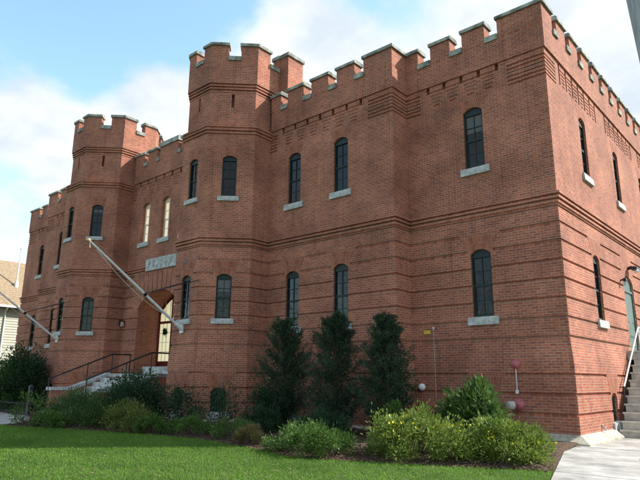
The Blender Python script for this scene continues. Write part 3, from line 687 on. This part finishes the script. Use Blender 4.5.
# ------------------------------------------------------------------ entrance stairs
ES = tag(empty('entrance_stairs', (-17.9, -1, 0)), 'broad granite entrance steps with brick cheek walls and black handrails', 'stairs')
def ines(o): o.matrix_parent_inverse = Matrix.Translation((17.9, 1, 0)); return o
m = MB(); m.box(-20.0, -15.86, -2.1, -.90, 0, 1.60); ines(m.build('landing_base', BRICK, ES))
m = MB(); m.box(-20.0, -15.86, -2.14, -.905, 1.60, 1.745); ines(m.build('landing', STONE, ES))
m = MB(); m.box(-17.98, -15.9, -1.45, -.90, 1.747, 2.05); ines(m.build('step', STONE, ES))
for k in range(8):
    z = 1.745 - .19 * (k + 1); y = -2.14 - .36 * k; m = MB(); m.box(-19.62, -16.2, y - .38, y - .002, max(z - .19, 0), z); ines(m.build('step', STONE, ES))
for xa, xb in ((-20.0, -19.64), (-16.18, -15.8)):
    m = MB(); prof = [(-2.12, 0), (-2.12, 1.62), (-3.75, 1.02), (-4.65, 1.02), (-4.65, 0)]
    m.quad([(xa, y, z) for y, z in prof], [(y, z) for y, z in prof]); m.quad([(xb, y, z) for y, z in prof[::-1]], [(y, z) for y, z in prof[::-1]])
    for (y0, z0), (y1, z1) in zip(prof, prof[1:] + prof[:1]): m.quad([(xa, y0, z0), (xa, y1, z1), (xb, y1, z1), (xb, y0, z0)])
    o = ines(m.build('cheek_wall', BRICK, ES)); m = MB(); a, b = xa - .05, xb + .05
    for (y0, z0), (y1, z1) in (((-2.06, 1.64), (-2.12, 1.62)), ((-2.12, 1.62), (-3.75, 1.02)), ((-3.75, 1.02), (-4.70, 1.02))):
        m.hexa([(a, y1, z1 + .003), (b, y1, z1 + .003), (b, y0, z0 + .003), (a, y0, z0 + .003)], [(a, y1, z1 + .14), (b, y1, z1 + .14), (b, y0, z0 + .14), (a, y0, z0 + .14)])
    m.build('coping_stone', STONE, o)
for x in (-19.82, -16.6):
    m = MB(); zr = lambda y: 2.62 if y > -1.9 else (2.62 - (-1.9 - y) * .40)
    yy = [-.95, -1.9, -3.05, -4.75]; m.tube([(x, y, zr(y)) for y in yy], .034, 8)
    for y in (-1.0, -1.9, -3.05, -4.7): m.tube([(x, y, zr(y) - .9), (x, y, zr(y))], .026, 8)
    ines(m.build('handrail', BLACK, ES))
# ------------------------------------------------------------------ side stairs
SS = tag(empty('side_stairs', (1.3, 4, 0)), 'weathered concrete steps climbing along the sunlit side wall to a door', 'stairs')
def inss(o): o.matrix_parent_inverse = Matrix.Translation((-1.3, -4, 0)); return o
for k in range(11):
    y = 2.9 + .262 * k; xa = .36; m = MB(); z0 = .237 * k; z1 = .237 * (k + 1)
    m.box(xa, 2.5, y, 6.0 if k == 10 else y + .30, max(0, z0 - .002), z1 - .05); m.box(xa - .03, 2.53, y - .03, 8.0 if k == 10 else y + .30, z1 - .05, z1 - .002 + 0); inss(m.build('step', CONCD, SS))
m = MB(); m.box(.36, 2.5, 5.55, 8.0, 0, 2.36); inss(m.build('landing_base', CONCD, SS))
m = MB(); m.box(.125, .36, 5.45, 8.0, 2.3, 2.6); inss(m.build('door_sill', CONCD, SS))
m = MB(); m.tube([(.31, 3.95, 1.45), (.31, 6.55, 3.45)], .027, 8); m.tube([(.31, 6.55, 3.45), (.31, 7.3, 3.45)], .027, 8); inss(m.build('handrail', WHITE, SS))
m = MB(); m.tube([(.30, 3.70, 0.05), (.30, 3.95, 1.45)], .022, 8); m.tube([(.30, 3.95, 1.43), (.13, 3.95, 1.43)], .016, 6); inss(m.build('rail_post', BLACK, SS))
m = MB(); m.tube([(.31, 6.55, 2.6), (.31, 6.55, 3.45)], .022, 8); inss(m.build('rail_post', WHITE, SS))

# ------------------------------------------------------------------ flagpoles
def flagpole(x, label):
    base = Vector((x, -3.16, 3.36)); tip = Vector((x - .02, -7.0, 6.02)); d = (tip - base).normalized(); root = empty('flagpole', base); tag(root, label, 'flagpole', 'bare flagpoles slanting out from the towers')
    inv = Matrix.Translation(-base)
    m = MB(); m.tube([base + d * .1, base.lerp(tip, .5), tip], [.052, .047, .030], 12); o = m.build('pole', SILVER, root, smooth=False); o.matrix_parent_inverse = inv
    m = lathe([(0, -.06), (.045, -.04), (.06, 0), (.045, .04), (0, .06)], 12); f = m.build('finial', simple('gilt', (.6, .42, .15), .4, .1, 8), root); f.location = tip + d * .05; f.matrix_parent_inverse = inv
    m = MB(); m.box(x - .09, x + .09, -3.16, -3.101, 3.2, 3.55); m.tube([base, base + d * .28], .068, 12); o = m.build('wall_bracket', SILVER, root); o.matrix_parent_inverse = inv
    pm = base.lerp(tip, .42); m = MB()
    for dx in (-.0, .86): m.tube([(x + dx, -3.105, 5.02 + .1), (x + dx * .9, -3.4, 5.02), pm + Vector((0, 0, .03))], .016, 6)
    m.tube([pm - d * .06, pm + d * .06], .062, 12); o = m.build('stay_rod', BLACK, root); o.matrix_parent_inverse = inv
    m = MB(); a = base.lerp(tip, .93); c = base.lerp(tip, .20); mid = (a + c) / 2 - Vector((0, 0, .38)); pts = []
    for k in range(13): t = k / 12; pts.append(a * (1 - t) ** 2 + mid * 2 * t * (1 - t) + c * t * t - Vector((0, 0, .06)))
    m.tube(pts, .007, 5); m.tube([tip - Vector((0, 0, .05)), tip - Vector((0, -.02, .22))], .012, 6); o = m.build('halyard', SILVER, root); o.matrix_parent_inverse = inv
flagpole(-12.85, 'long white flagpole fixed to the right tower, slanting up across the entrance arch')
flagpole(mir(-12.85) , 'long white flagpole fixed to the left tower, reaching out past the tan roof')

# ------------------------------------------------------------------ small wall fixtures
def wall_lantern(x, y, z):
    r = tag(empty('wall_lantern', (x, y, z)), 'small bronze wall lantern on the left tower beside the entrance', 'lantern')
    m = MB(); m.box(0, .03, -.08, .08, -.12, .16); m.tube([(.03, 0, .1), (.16, 0, .16), (.2, 0, .1)], .014, 6); m.build('bracket', LANT, r)
    m = lathe([(0, .14), (.11, .08), (.12, .06), (.09, .05)], 8); o = m.build('cap', LANT, r); o.location = (.2, 0, 0)
    m = lathe([(.085, .05), (.10, -.15), (.05, -.2), (0, -.22)], 8); o = m.build('shade', simple('lantern_glass', (.35, .28, .24), .2, .1, 8), r); o.location = (.2, 0, 0)
wall_lantern(-20.99, -1.0, 4.18)
def bell(x, z, r_, label, name='alarm_bell', tilt=0.):
    b = tag(empty(name, (x, -bat(z), z)), label, 'alarm bell', 'round alarm bells on the brick wall')
    m = lathe([(0, -.085), (.018, -.085), (.02, -.068), (r_ * .5, -.06), (r_ * .82, -.04), (r_ * .95, -.012), (r_, .02), (r_ * 1.06, .028), (r_ * 1.06, .036), (r_ * .9, .036)], 28); o = m.build('gong', BELL, b, smooth=True); o.rotation_euler = (R(-90), 0, tilt); o.location = (0, -.05, 0)
    m = MB(); m.box(-.05, .05, -.05, -.002, -.05, .05); m.build('back_box', CONCD, b); return b
b1 = bell(-1.39, 2.05, .13, 'faded red alarm bell on the brick wall with a thin conduit below')
m = MB(); m.tube([(0, -.02, -.1), (0, -.02, -.72)], .014, 6); m.box(-.04, .04, -.05, -.002, -.80, -.70); m.build('conduit', SILVER, b1)
b2 = bell(-1.36, .97, .16, 'dull red and grey fire bell low on the wall above the flowering shrub', tilt=R(18))
m = lathe([(0, -.24), (.09, -.24), (.115, -.20), (.115, -.06)], 18); o = m.build('siamese_cap', CONCD, b2, smooth=True); o.rotation_euler = (R(-90), 0, R(-38)); o.location = (-.09, -.06, -.03)
r = tag(empty('security_light', (-4.34, -.065, 1.38)), 'small white ball light beside the rightmost conifer', 'light')
m = lathe([(.0, -.11), (.06, -.095), (.1, -.05), (.11, 0), (.1, .05), (.06, .095), (0, .11)], 18); o = m.build('globe', WHITE, r, smooth=True); o.location = (0.02, -.18, 0)
m = MB(); m.tube([(-.12, -.002, -.06), (-.1, -.14, -.06)], .07, 10); m.build('mount', BLACK, r)
m = MB(); m.box(-.12, .10, -.03, -.002, -.06, .06); o = m.build('warning_plate', YEL); o.location = (-4.2, 0, 3.05); tag(o, 'small yellow plate on the brick above the ball light', 'plate')
m = MB(); m.tube([(0, -.03, 2.12), (0, -.03, 0.05)], .004, 5); m.tube([(0, -.03, 2.12), (0, -.05, 2.2)], .03, 6); o = m.build('hanging_cable', SILVER); o.location = (-3.94, -.05, 1.0); tag(o, 'thin pale cable hanging down the brick wall by the yellow plate', 'cable')
# lamp above the side door
r = tag(empty('door_floodlight', (.12, 6.9, 5.6)), 'black floodlight on the wall above the side door', 'light')
m = MB(); m.tube([(0, 0, 0), (.14, 0, .04)], .06, 8); m.build('mount', BLACK, r)
m = MB(); m.hexa([(.12, -.2, -.06), (.34, -.2, -.10), (.34, .22, -.10), (.12, .22, -.06)], [(.12, -.2, .06), (.34, -.2, .02), (.34, .22, .02), (.12, .22, .06)]); m.build('lamp_head', BLACK, r)
m = MB(); m.tube([(.28, -.1, -.1), (.33, -.1, -.17)], [.07, .08], 10); m.build('lens', simple('lens', (.7, .72, .75), .2, .05, 5), r)
r = tag(empty('door_bracket', (.12, 5.72, 5.02)), 'small black holder on the wall left of the side door head', 'bracket'); m = MB(); m.tube([(0, 0, 0), (.16, 0, .02)], .03, 8); m.box(.10, .2, -.07, .07, -.05, .06); m.build('holder', BLACK, r)
r = tag(empty('hose_tap', (.12, 1.75, .36)), 'small metal hose tap low on the side wall', 'tap'); m = MB(); m.tube([(0, 0, 0), (.16, 0, 0), (.17, 0, -.08)], .022, 8); m.build('spout', STONE, r); m = MB(); m.tube([(.09, 0, .0), (.09, 0, .07)], .012, 6); m.tube([(.09, -.05, .07), (.09, .05, .07)], .014, 6); m.build('handle', STONE, r)
m = MB(); m.hexa([(.0, -.16, 0), (.16, -.16, 0), (.16, .16, 0), (0, .16, 0)], [(.0, -.16, .34), (.12, -.16, .34), (.12, .16, .34), (0, .16, .34)]); o = m.build('meter_cabinet', WHITE); o.location = (.13, 3.4, .12); tag(o, 'small pale box standing below the barred basement window', 'box')

FN = tag(empty('iron_fence', (-24, -5.25, 0)), 'low black iron picket fence beside the walk at the left edge', 'fence')
m = MB()
for z in (.12, .46): m.tube([(-4, 0, z), (3.6, 0, z)], .014, 6)
m.build('rail', BLACK, FN)
for k in range(39): m = MB(); m.tube([(-3.95 + .2 * k, 0, .05), (-3.95 + .2 * k, 0, .56)], [.011, .008], 5); m.build('picket', BLACK, FN)
m = MB(); m.box(3.72, 3.86, -.07, .07, 0, 1.15); m.hexa([(3.70, -.09, 1.15), (3.88, -.09, 1.15), (3.88, .09, 1.15), (3.70, .09, 1.15)], [(3.78, -.01, 1.25), (3.80, -.01, 1.25), (3.80, .01, 1.25), (3.78, .01, 1.25)]); m.build('end_post', BLACK, FN)
# ------------------------------------------------------------------ utility pole, upper right, leaning
m = MB(); a = Vector((4.63, -8.89, 0)); top = Vector((3.99, -8.89, 9.5)); ax = (top - a)
m.tube([a + ax * t for t in (0, .25, .5, .75, 1)], [.19, .18, .17, .16, .15], 20)
o = m.build('pole_shaft', WOODP, None, smooth=True); up_ = tag(empty('utility_pole', (4.63, -8.89, 0)), 'grey weathered wooden utility pole leaning at the right edge', 'utility pole'); o.parent = up_; o.matrix_parent_inverse = Matrix.Translation((-4.63, 8.89, 0))

# ------------------------------------------------------------------ neighbouring house
H = tag(empty('neighbour_house', (-50, 6, 0)), 'cream sided house with tan shingled roof beyond the left tower', 'house')
def inh(o): o.matrix_parent_inverse = Matrix.Translation((50, -6, 0)); return o
m = MB()
for k in range(34):
    z = k * .21; m.hexa([(-52, -9, z), (-44.3, -9, z), (-44.3, 18, z), (-52, 18, z)], [(-52, -9, z + .21), (-44.33, -9, z + .21), (-44.33, 18, z + .21), (-52, 18, z + .21)])
o = inh(m.build('wall', SIDING, H))
m = MB(); NR = 22
for k in range(NR):
    t0, t1 = k / NR, (k + 1) / NR; X = lambda t: -43.85 - 4.15 * t; Zf = lambda t: 7.10 + 4.30 * t
    m.hexa([(X(t1), -9.5, Zf(t1) - .12), (X(t0), -9.5, Zf(t0) - .12), (X(t0), 18.5, Zf(t0) - .12), (X(t1), 18.5, Zf(t1) - .12)], [(X(t1), -9.5, Zf(t1)), (X(t0), -9.5, Zf(t0) + .025), (X(t0), 18.5, Zf(t0) + .025), (X(t1), 18.5, Zf(t1))])
m.hexa([(-52.15, -9.5, 6.98), (-48, -9.5, 11.28), (-48, 18.5, 11.28), (-52.15, 18.5, 6.98)], [(-52.15, -9.5, 7.1), (-48, -9.5, 11.4), (-48, 18.5, 11.4), (-52.15, 18.5, 7.1)])
inh(m.build('roof', SHING, H))
m = MB(); m.box(-43.84, -43.72, -9.5, 18.5, 6.93, 7.10); inh(m.build('gutter', WHITE, H))
for y in (2.75,):
    m = MB(); m.tube([(-43.85, 2.15, 6.95), (-44.25, 2.15, 6.6), (-44.25, 2.15, 5.2), (-44.25, 2.15, .1)], .06, 8); inh(m.build('downpipe', WHITE, H))
m = MB(); m.tube([(-45.6, 3.2, 8.9), (-45.6, 3.2, 12.15)], .06, 8); m.tube([(-45.6, 3.2, 12.1), (-45.6, 3.2, 12.22)], .11, 8); m.tube([(-45.6, 3.2, 8.8), (-45.6, 3.2, 9.35)], .16, 8); inh(m.build('vent_pipe', WHITE, H))
m = MB(); m.box(-44.29, -44.22, -3, -2, 3.2, 4.8); o = inh(m.build('window', WHITE, H)); m = MB(); m.box(-44.23, -44.20, -2.9, -2.1, 3.3, 4.7); o2 = m.build('pane', GLASS, o)

# ------------------------------------------------------------------ vegetation
def leaves(name, mat, P, D, Nn, ln, wd, parent=None, tint=None, mats=None, midx=None):
    """P centres, D directions, Nn side vectors (n,3); one pointed, folded leaf (2 triangles) each"""
    n = len(P); ln = np.broadcast_to(ln, (n,))[:, None]; wd = np.broadcast_to(wd, (n,))[:, None]
    a = P; b = P + D * ln * .45 + Nn * wd * .5; c = P + D * ln; d = P + D * ln * .45 - Nn * wd * .5
    V = np.stack([a, b, c, d], 1).reshape(-1, 3)
    me = bpy.data.meshes.new(name); me.vertices.add(4 * n); me.vertices.foreach_set('co', V.ravel().astype(np.float32))
    me.loops.add(4 * n); me.loops.foreach_set('vertex_index', np.arange(4 * n, dtype=np.int32))
    me.polygons.add(n); me.polygons.foreach_set('loop_start', np.arange(0, 4 * n, 4, dtype=np.int32)); me.polygons.foreach_set('loop_total', np.full(n, 4, dtype=np.int32))
    for mm in (mats or [mat]): me.materials.append(mm)
    if midx is not None: me.polygons.foreach_set('material_index', midx.astype(np.int32))
    at = me.attributes.new('tint', 'FLOAT', 'FACE'); t = rng.random(n) if tint is None else tint; at.data.foreach_set('value', t.astype(np.float32))
    me.update(calc_edges=True); me.validate(); o = bpy.data.objects.new(name, me); COL.objects.link(o); o.parent = parent
    return o
def unit(a): return a / (np.linalg.norm(a, axis=1, keepdims=True) + 1e-9)
def stems(parent, pts, r=.02):
    m = MB()
    for p in pts: 
        q = Vector(p); base = Vector((q.x * .15, q.y * .15, 0)); mid = base.lerp(q, .5) + Vector((random.uniform(-.06, .06), random.uniform(-.06, .06), .05)); m.tube([base, mid, q], [r, r * .7, r * .3], 5, caps=False)
    return m.build('stem', BARK, parent)
def bush(x, y, w, dpt, h, mat, label, name='shrub', n=5200, leaf=.07, asp=.5, clumps=46, up=.25, spread=.14, flowers=0, cat='shrub', z=.08, seed=1, group=None, spiky=0.):
    global rng
    rng = np.random.default_rng(seed); root = tag(empty(name, (x, y, 0)), label, cat, group)
    # clump centres over an irregular dome
    k = clumps; th = rng.uniform(0, 2 * np.pi, k); el = np.arccos(rng.uniform(-.05, 1, k)); rad = rng.uniform(.5, 1.0, k) ** .6 * rng.uniform(.82, 1.12, k)
    cc = np.stack([np.sin(el) * np.cos(th) * rad * w / 2, np.sin(el) * np.sin(th) * rad * dpt / 2, z + np.abs(np.cos(el)) * rad * (h - z) * .93 + .03], 1)
    sz = spread * rng.uniform(.6, 1.4, k) * min(w, h * 1.6) / 1.3
    ci = rng.integers(0, k, n); off = rng.normal(0, 1, (n, 3)); off = unit(off) * (rng.random((n, 1)) ** .45) * sz[ci][:, None] * 1.5
    P = cc[ci] + off; P[:, 2] = np.maximum(P[:, 2], .03)
    out = unit(off) + unit(cc[ci] - np.array([0, 0, h * .2])) * .6 + np.array([0, 0, up]) + rng.normal(0, .35, (n, 3)); Dr = unit(out)
    side = unit(np.cross(Dr, rng.normal(0, 1, (n, 3))))
    if spiky:
        q = rng.random(n) < spiky; P[q] += Dr[q] * rng.random((q.sum(), 1)) * .16
    ctint = rng.random(k); tint = np.clip(.5 * rng.random(n) + .5 * ctint[ci], 0, 1)
    L_ = leaf * rng.uniform(.6, 1.35, n)
    mats = [mat]; midx = np.zeros(n)
    if flowers:
        mats = [mat, FLOW]; top = (P[:, 2] > h * .45); cl = ctint[ci] > .35; q = top & cl & (rng.random(n) < flowers); midx[q] = 1; L_[q] = .062
        side[q] = unit(np.cross(Dr[q], rng.normal(0, 1, (q.sum(), 3))))
    wd = L_ * asp; wd = np.where(midx == 1, .062, wd)
    leaves('foliage', mat, P, Dr, side, L_, wd, root, tint, mats, midx)
    stems(root, [tuple(c) for c in cc[:16]], .014)
    return root
def conifer(x, y, h, w, label, seed, dens=23000, lean=0.):
    global rng
    rng = np.random.default_rng(seed); random.seed(seed); root = tag(empty('conifer_tree', (x, y, 0)), label, 'conifer', 'dark conifers against the brick wall')
    m = MB(); m.tube([(0, 0, 0), (.02, 0, h * .5), (lean * .6, 0, h * .9)], [.07, .045, .015], 8); m.build('trunk', BARK, root)
    nb = 330; zb = rng.uniform(.02, 1, nb) ** 1.05 * h; az = rng.uniform(0, 2 * np.pi, nb)
    t = zb / h; prof = np.where(t < .3, 1.10, 1.10 - .82 * np.clip((t - .3) / .7, 0, 1) ** 1.55)
    bl = w / 2 * prof * rng.uniform(.6, 1.22, nb) + .04
    P0 = np.stack([lean * t ** 2, 0 * t, zb], 1); D0 = np.stack([np.cos(az), np.sin(az), rng.uniform(.45, 1.35, nb)], 1); D0 = unit(D0)
    m = MB()
    for k in range(0, nb, 3): m.tube([P0[k] - D0[k] * 0 - np.array([0, 0, .15]), P0[k] + D0[k] * bl[k] * .75], [.012, .004], 4, caps=False)
    m.build('branch', BARK, root)
    n = dens; bi = rng.integers(0, nb, n); s = rng.random(n) ** .55
    C0 = P0[bi] + D0[bi] * (bl[bi] * s)[:, None] - np.array([0, 0, .12]); rr = .02 + .085 * bl[bi] / (w / 2) * (1.15 - s)
    P = C0 + rng.normal(0, 1, (n, 3)) * rr[:, None]; P[:, 2] = np.maximum(P[:, 2], .03)
    Dr = unit(D0[bi] * 1.0 + rng.normal(0, .55, (n, 3)) + np.array([0, 0, .25])); side = unit(np.cross(Dr, rng.normal(0, 1, (n, 3))))
    bt = rng.random(nb); tint = np.clip(.45 * rng.random(n) + .55 * bt[bi], 0, 1)
    leaves('foliage', LF_CON, P, Dr, side, .085 * rng.uniform(.6, 1.4, n), .024, root, tint)
    return root
conifer(-7.95, -2.6, 3.4, 2.15, 'dark conifer left of the three, standing nearest the right tower', 11)
conifer(-5.78, -2.7, 3.4, 2.05, 'dark conifer in the middle of the three, in front of the tall window', 12)
conifer(-3.98, -2.6, 3.3, 1.75, 'dark conifer right of the three, below the building step', 13)
bush(-1.5, -5.15, 2.4, 1.6, .98, LF_CIN, 'large sunlit shrub dotted with yellow flowers, left of the pair at the lawn edge', n=13500, leaf=.07, asp=.42, clumps=80, flowers=.035, seed=21, spread=.115, spiky=.12, group='yellow flowered shrubs by the path')
bush(.17, -4.4, 1.7, 1.4, .88, LF_CIN, 'sunlit shrub with few yellow flowers beside the concrete path', n=11000, leaf=.07, asp=.42, clumps=66, flowers=.014, seed=22, spread=.115, spiky=.12, group='yellow flowered shrubs by the path')
bush(-1.55, -2.2, 1.9, 1.1, 1.50, LF_BRI, 'broad leaved green shrub against the wall behind the flowering pair', n=5000, leaf=.16, asp=.42, clumps=46, seed=23, up=-.1)
bush(-3.45, -6.2, 2.35, 1.3, .62, LF_MID, 'low spreading green shrub at the lawn edge before the conifers', n=11000, leaf=.06, asp=.35, clumps=70, seed=24, up=.5, spiky=.15)
bush(-3.5, -2.9, 1.3, .9, 1.05, LF_MID, 'leafy green shrub at the foot of the rightmost conifer', n=2600, leaf=.10, asp=.4, clumps=26, seed=25)
bush(-2.9, -2.0, 1.3, .8, .95, LF_RHO, 'dark green shrub below the hanging cable', n=3000, leaf=.07, asp=.5, clumps=26, seed=26)
bush(-8.75, -4.5, 1.9, 1.2, 1.30, LF_RHO, 'loose twiggy shrub in front of the tower basement window', n=2300, leaf=.07, asp=.45, clumps=30, seed=27, up=.6, spread=.17)
bush(-8.1, -3.3, 1.5, 1.2, 1.30, LF_RHO, 'dark rounded shrub between the right tower and the conifers', n=4200, leaf=.07, asp=.5, clumps=36, seed=28)
bush(-10.6, -4.5, 1.5, 1.1, 1.35, LF_RHO, 'upright leafy shrub at the left corner of the right tower', n=2600, leaf=.08, asp=.45, clumps=30, seed=29, up=.5, spread=.17)
bush(-8.65, -5.6, 1.9, 1.0, .50, LF_MID, 'low bright green mound in front of the right tower', n=4500, leaf=.055, asp=.4, clumps=36, seed=30, up=.5)
bush(-6.95, -5.4, 1.4, 1.0, .55, LF_BRI, 'small fresh green mound left of the brown tuft', n=3600, leaf=.06, asp=.35, clumps=28, seed=31, up=.6)
bush(-5.75, -5.9, .75, .6, .38, LF_BRN, 'small straw brown tuft of dry grass in the bed', n=1900, leaf=.13, asp=.10, clumps=16, seed=32, up=1.2, name='grass_tuft', cat='tuft')
bush(-12.5, -5.1, 2.9, 1.9, 1.85, LF_RHO, 'large dark rounded shrub hiding the right side of the entrance steps', n=13000, leaf=.09, asp=.45, clumps=90, seed=33, up=.2)
bush(-14.3, -6.1, 3.0, 1.6, 1.10, LF_JUN, 'wide spreading green juniper in front of the cheek wall', n=13000, leaf=.09, asp=.22, clumps=80, seed=34, up=.6, spiky=.2)
bush(-12.9, -6.2, 1.9, 1.3, .92, LF_JUN, 'green juniper between the wide juniper and the yellowish one', n=6500, leaf=.09, asp=.22, clumps=50, seed=35, up=.6, spiky=.2)
bush(-11.15, -6.1, 1.9, 1.2, .80, LF_YJUN, 'yellowish spreading juniper below the dark rounded shrub', n=6500, leaf=.085, asp=.22, clumps=50, seed=36, up=.6, spiky=.2)
bush(-24.2, -4.0, 3.4, 1.8, 3.15, LF_RHO, 'tall dark evergreen shrub against the left tower', n=16000, leaf=.13, asp=.4, clumps=100, seed=37, up=.3)
bush(-25.2, -4.6, 4.4, 2.2, 2.35, LF_MID, 'broad green bush at the left edge beside the walk', n=13000, leaf=.12, asp=.42, clumps=80, seed=38, up=.1)
bush(-15.3, -7.3, 1.3, .9, 1.2, LF_MID, 'thin leggy shrub in the corner of the bed by the walk', n=700, leaf=.09, asp=.45, clumps=18, seed=39, up=.5, spread=.13)
bush(-31, -4.6, 5.0, 2.6, 3.0, LF_MID, 'large bush farthest left in front of the cream house', n=15000, leaf=.15, asp=.45, clumps=90, seed=40)
for q_, (x, y, w, h, mt_, lb) in enumerate([(-13.9, -7.2, 1.5, .45, LF_MID, 'very low green mound before the wide juniper'),
        (-9.9, -6.05, 1.3, .42, LF_MID, 'low green plant right of the yellowish juniper'), (-7.4, -3.9, 1.6, .8, LF_RHO, 'dark shrub at the foot of the leftmost conifer'),
        (-5.1, -4.0, 1.9, .75, LF_RHO, 'dark shrub behind the low spreading green one'), (-4.7, -5.2, 1.0, .4, LF_MID, 'small green plant between the brown tuft and the spreading shrub')]):
    bush(x, y, w, w * .6, h, mt_, lb, n=int(2600 * w), leaf=.075, asp=.35, clumps=34, seed=60 + q_, up=.5, spiky=.1)
# ivy free twigs by the second bell
m = MB(); random.seed(5)
for k in range(7): a = Vector((random.uniform(-.1, .1), 0, 0)); b = a + Vector((random.uniform(-.35, .45), random.uniform(-.1, .1), random.uniform(.8, 1.15))); m.tube([a, a.lerp(b, .5) + Vector((.03, 0, .02)), b], [.012, .008, .004], 5, caps=False)
o = m.build('bare_twigs', BARK); o.location = (-.55, -2.2, .05); tag(o, 'few bare twigs rising right of the low fire bell', 'twigs')

# mulch chips and lawn blades
rng = np.random.default_rng(77)
def inside_lawn(x, y):
    fr = np.interp(x, [b[0] for b in bed], [b[1] for b in bed]); fr = np.where(x > bed[-1][0], -1.66 - (x - .30) / .29, fr); fr = np.where(x < bed[0][0], -7.0, fr)
    right = .30 + (-1.66 - y) * .29
    return (y < fr + .02) & (x < right - .02) & ~((x > -19.95) & (x < -15.85))
nbl = 620000
# density falls with distance from where the photographer stood
u = rng.random(nbl); rad = 5 + 20 * u ** .9; ang = rng.uniform(math.atan2(7.5, -17.5) - .45, math.atan2(11, -3) + .55, nbl); ang = rng.uniform(R(78), R(172), nbl)
X = 5.34 + rad * np.cos(ang); Y = -16.0 + rad * np.sin(ang); k = inside_lawn(X, Y); X, Y, rad = X[k], Y[k], rad[k]; n = len(X)
P = np.stack([X, Y, np.zeros(n)], 1); Dr = unit(np.stack([rng.normal(0, .45, n), rng.normal(0, .45, n), np.ones(n)], 1)); side = unit(np.stack([rng.normal(0, 1, n), rng.normal(0, 1, n), np.zeros(n)], 1))
patch = .5 + .5 * np.sin(X * 1.3 + 2 * np.sin(Y * .9)) * np.sin(Y * 1.7 + 1.5 * np.sin(X * .7))
g_ = leaves('grass', LF_GRASS, P, Dr, side, .038 * rng.uniform(.5, 1.5, n), .006 + .0005 * rad, None, np.clip(.55 * rng.random(n) + .45 * patch, 0, 1))
tag(g_, 'short mown green grass of the front lawn', 'grass', kind='stuff')
n = 1500; X = rng.uniform(-17, 3, n); Y = rng.uniform(-12.5, -5.5, n); k = inside_lawn(X, Y); X, Y = X[k], Y[k]; n = len(X)
P = np.stack([X, Y, rng.uniform(.02, .05, n)], 1); Dr = unit(np.stack([rng.normal(0, 1, n), rng.normal(0, 1, n), rng.normal(0, .4, n)], 1)); side = unit(np.cross(Dr, np.stack([rng.normal(0, .4, n), rng.normal(0, .4, n), np.ones(n)], 1)))
tag(leaves('fallen_leaves', LF_BRN, P, Dr, side, .05 * rng.uniform(.5, 1.3, n), .035), 'scattered dry leaves lying in the grass', 'leaves', kind='stuff')
n = 26000; X = rng.uniform(-15.8, 1.2, n); F = np.interp(X, [b[0] for b in bed], [b[1] for b in bed]); Y = F + rng.random(n) ** 1.4 * 3.2
k = ~((X > .2) & (X > pe(Y) - .03)); X, Y = X[k], Y[k]; n = len(X)
P = np.stack([X, Y, np.full(n, .10) * np.clip((Y - np.interp(X, [b[0] for b in bed], [b[1] for b in bed])) * 2, .1, 1) + .012], 1); Dr = unit(np.stack([rng.normal(0, 1, n), rng.normal(0, 1, n), rng.normal(0, .25, n)], 1)); side = unit(np.cross(Dr, np.stack([rng.normal(0, .3, n), rng.normal(0, .3, n), np.ones(n)], 1)))
CH = leafmat('bark_chip', (.035, .022, .015), (.14, .09, .06), trans=0, rough=.9)
tag(leaves('bark_chips', CH, P, Dr, side, .05 * rng.uniform(.5, 1.6, n), .025), 'loose brown bark chips covering the planting bed', 'mulch', kind='stuff')
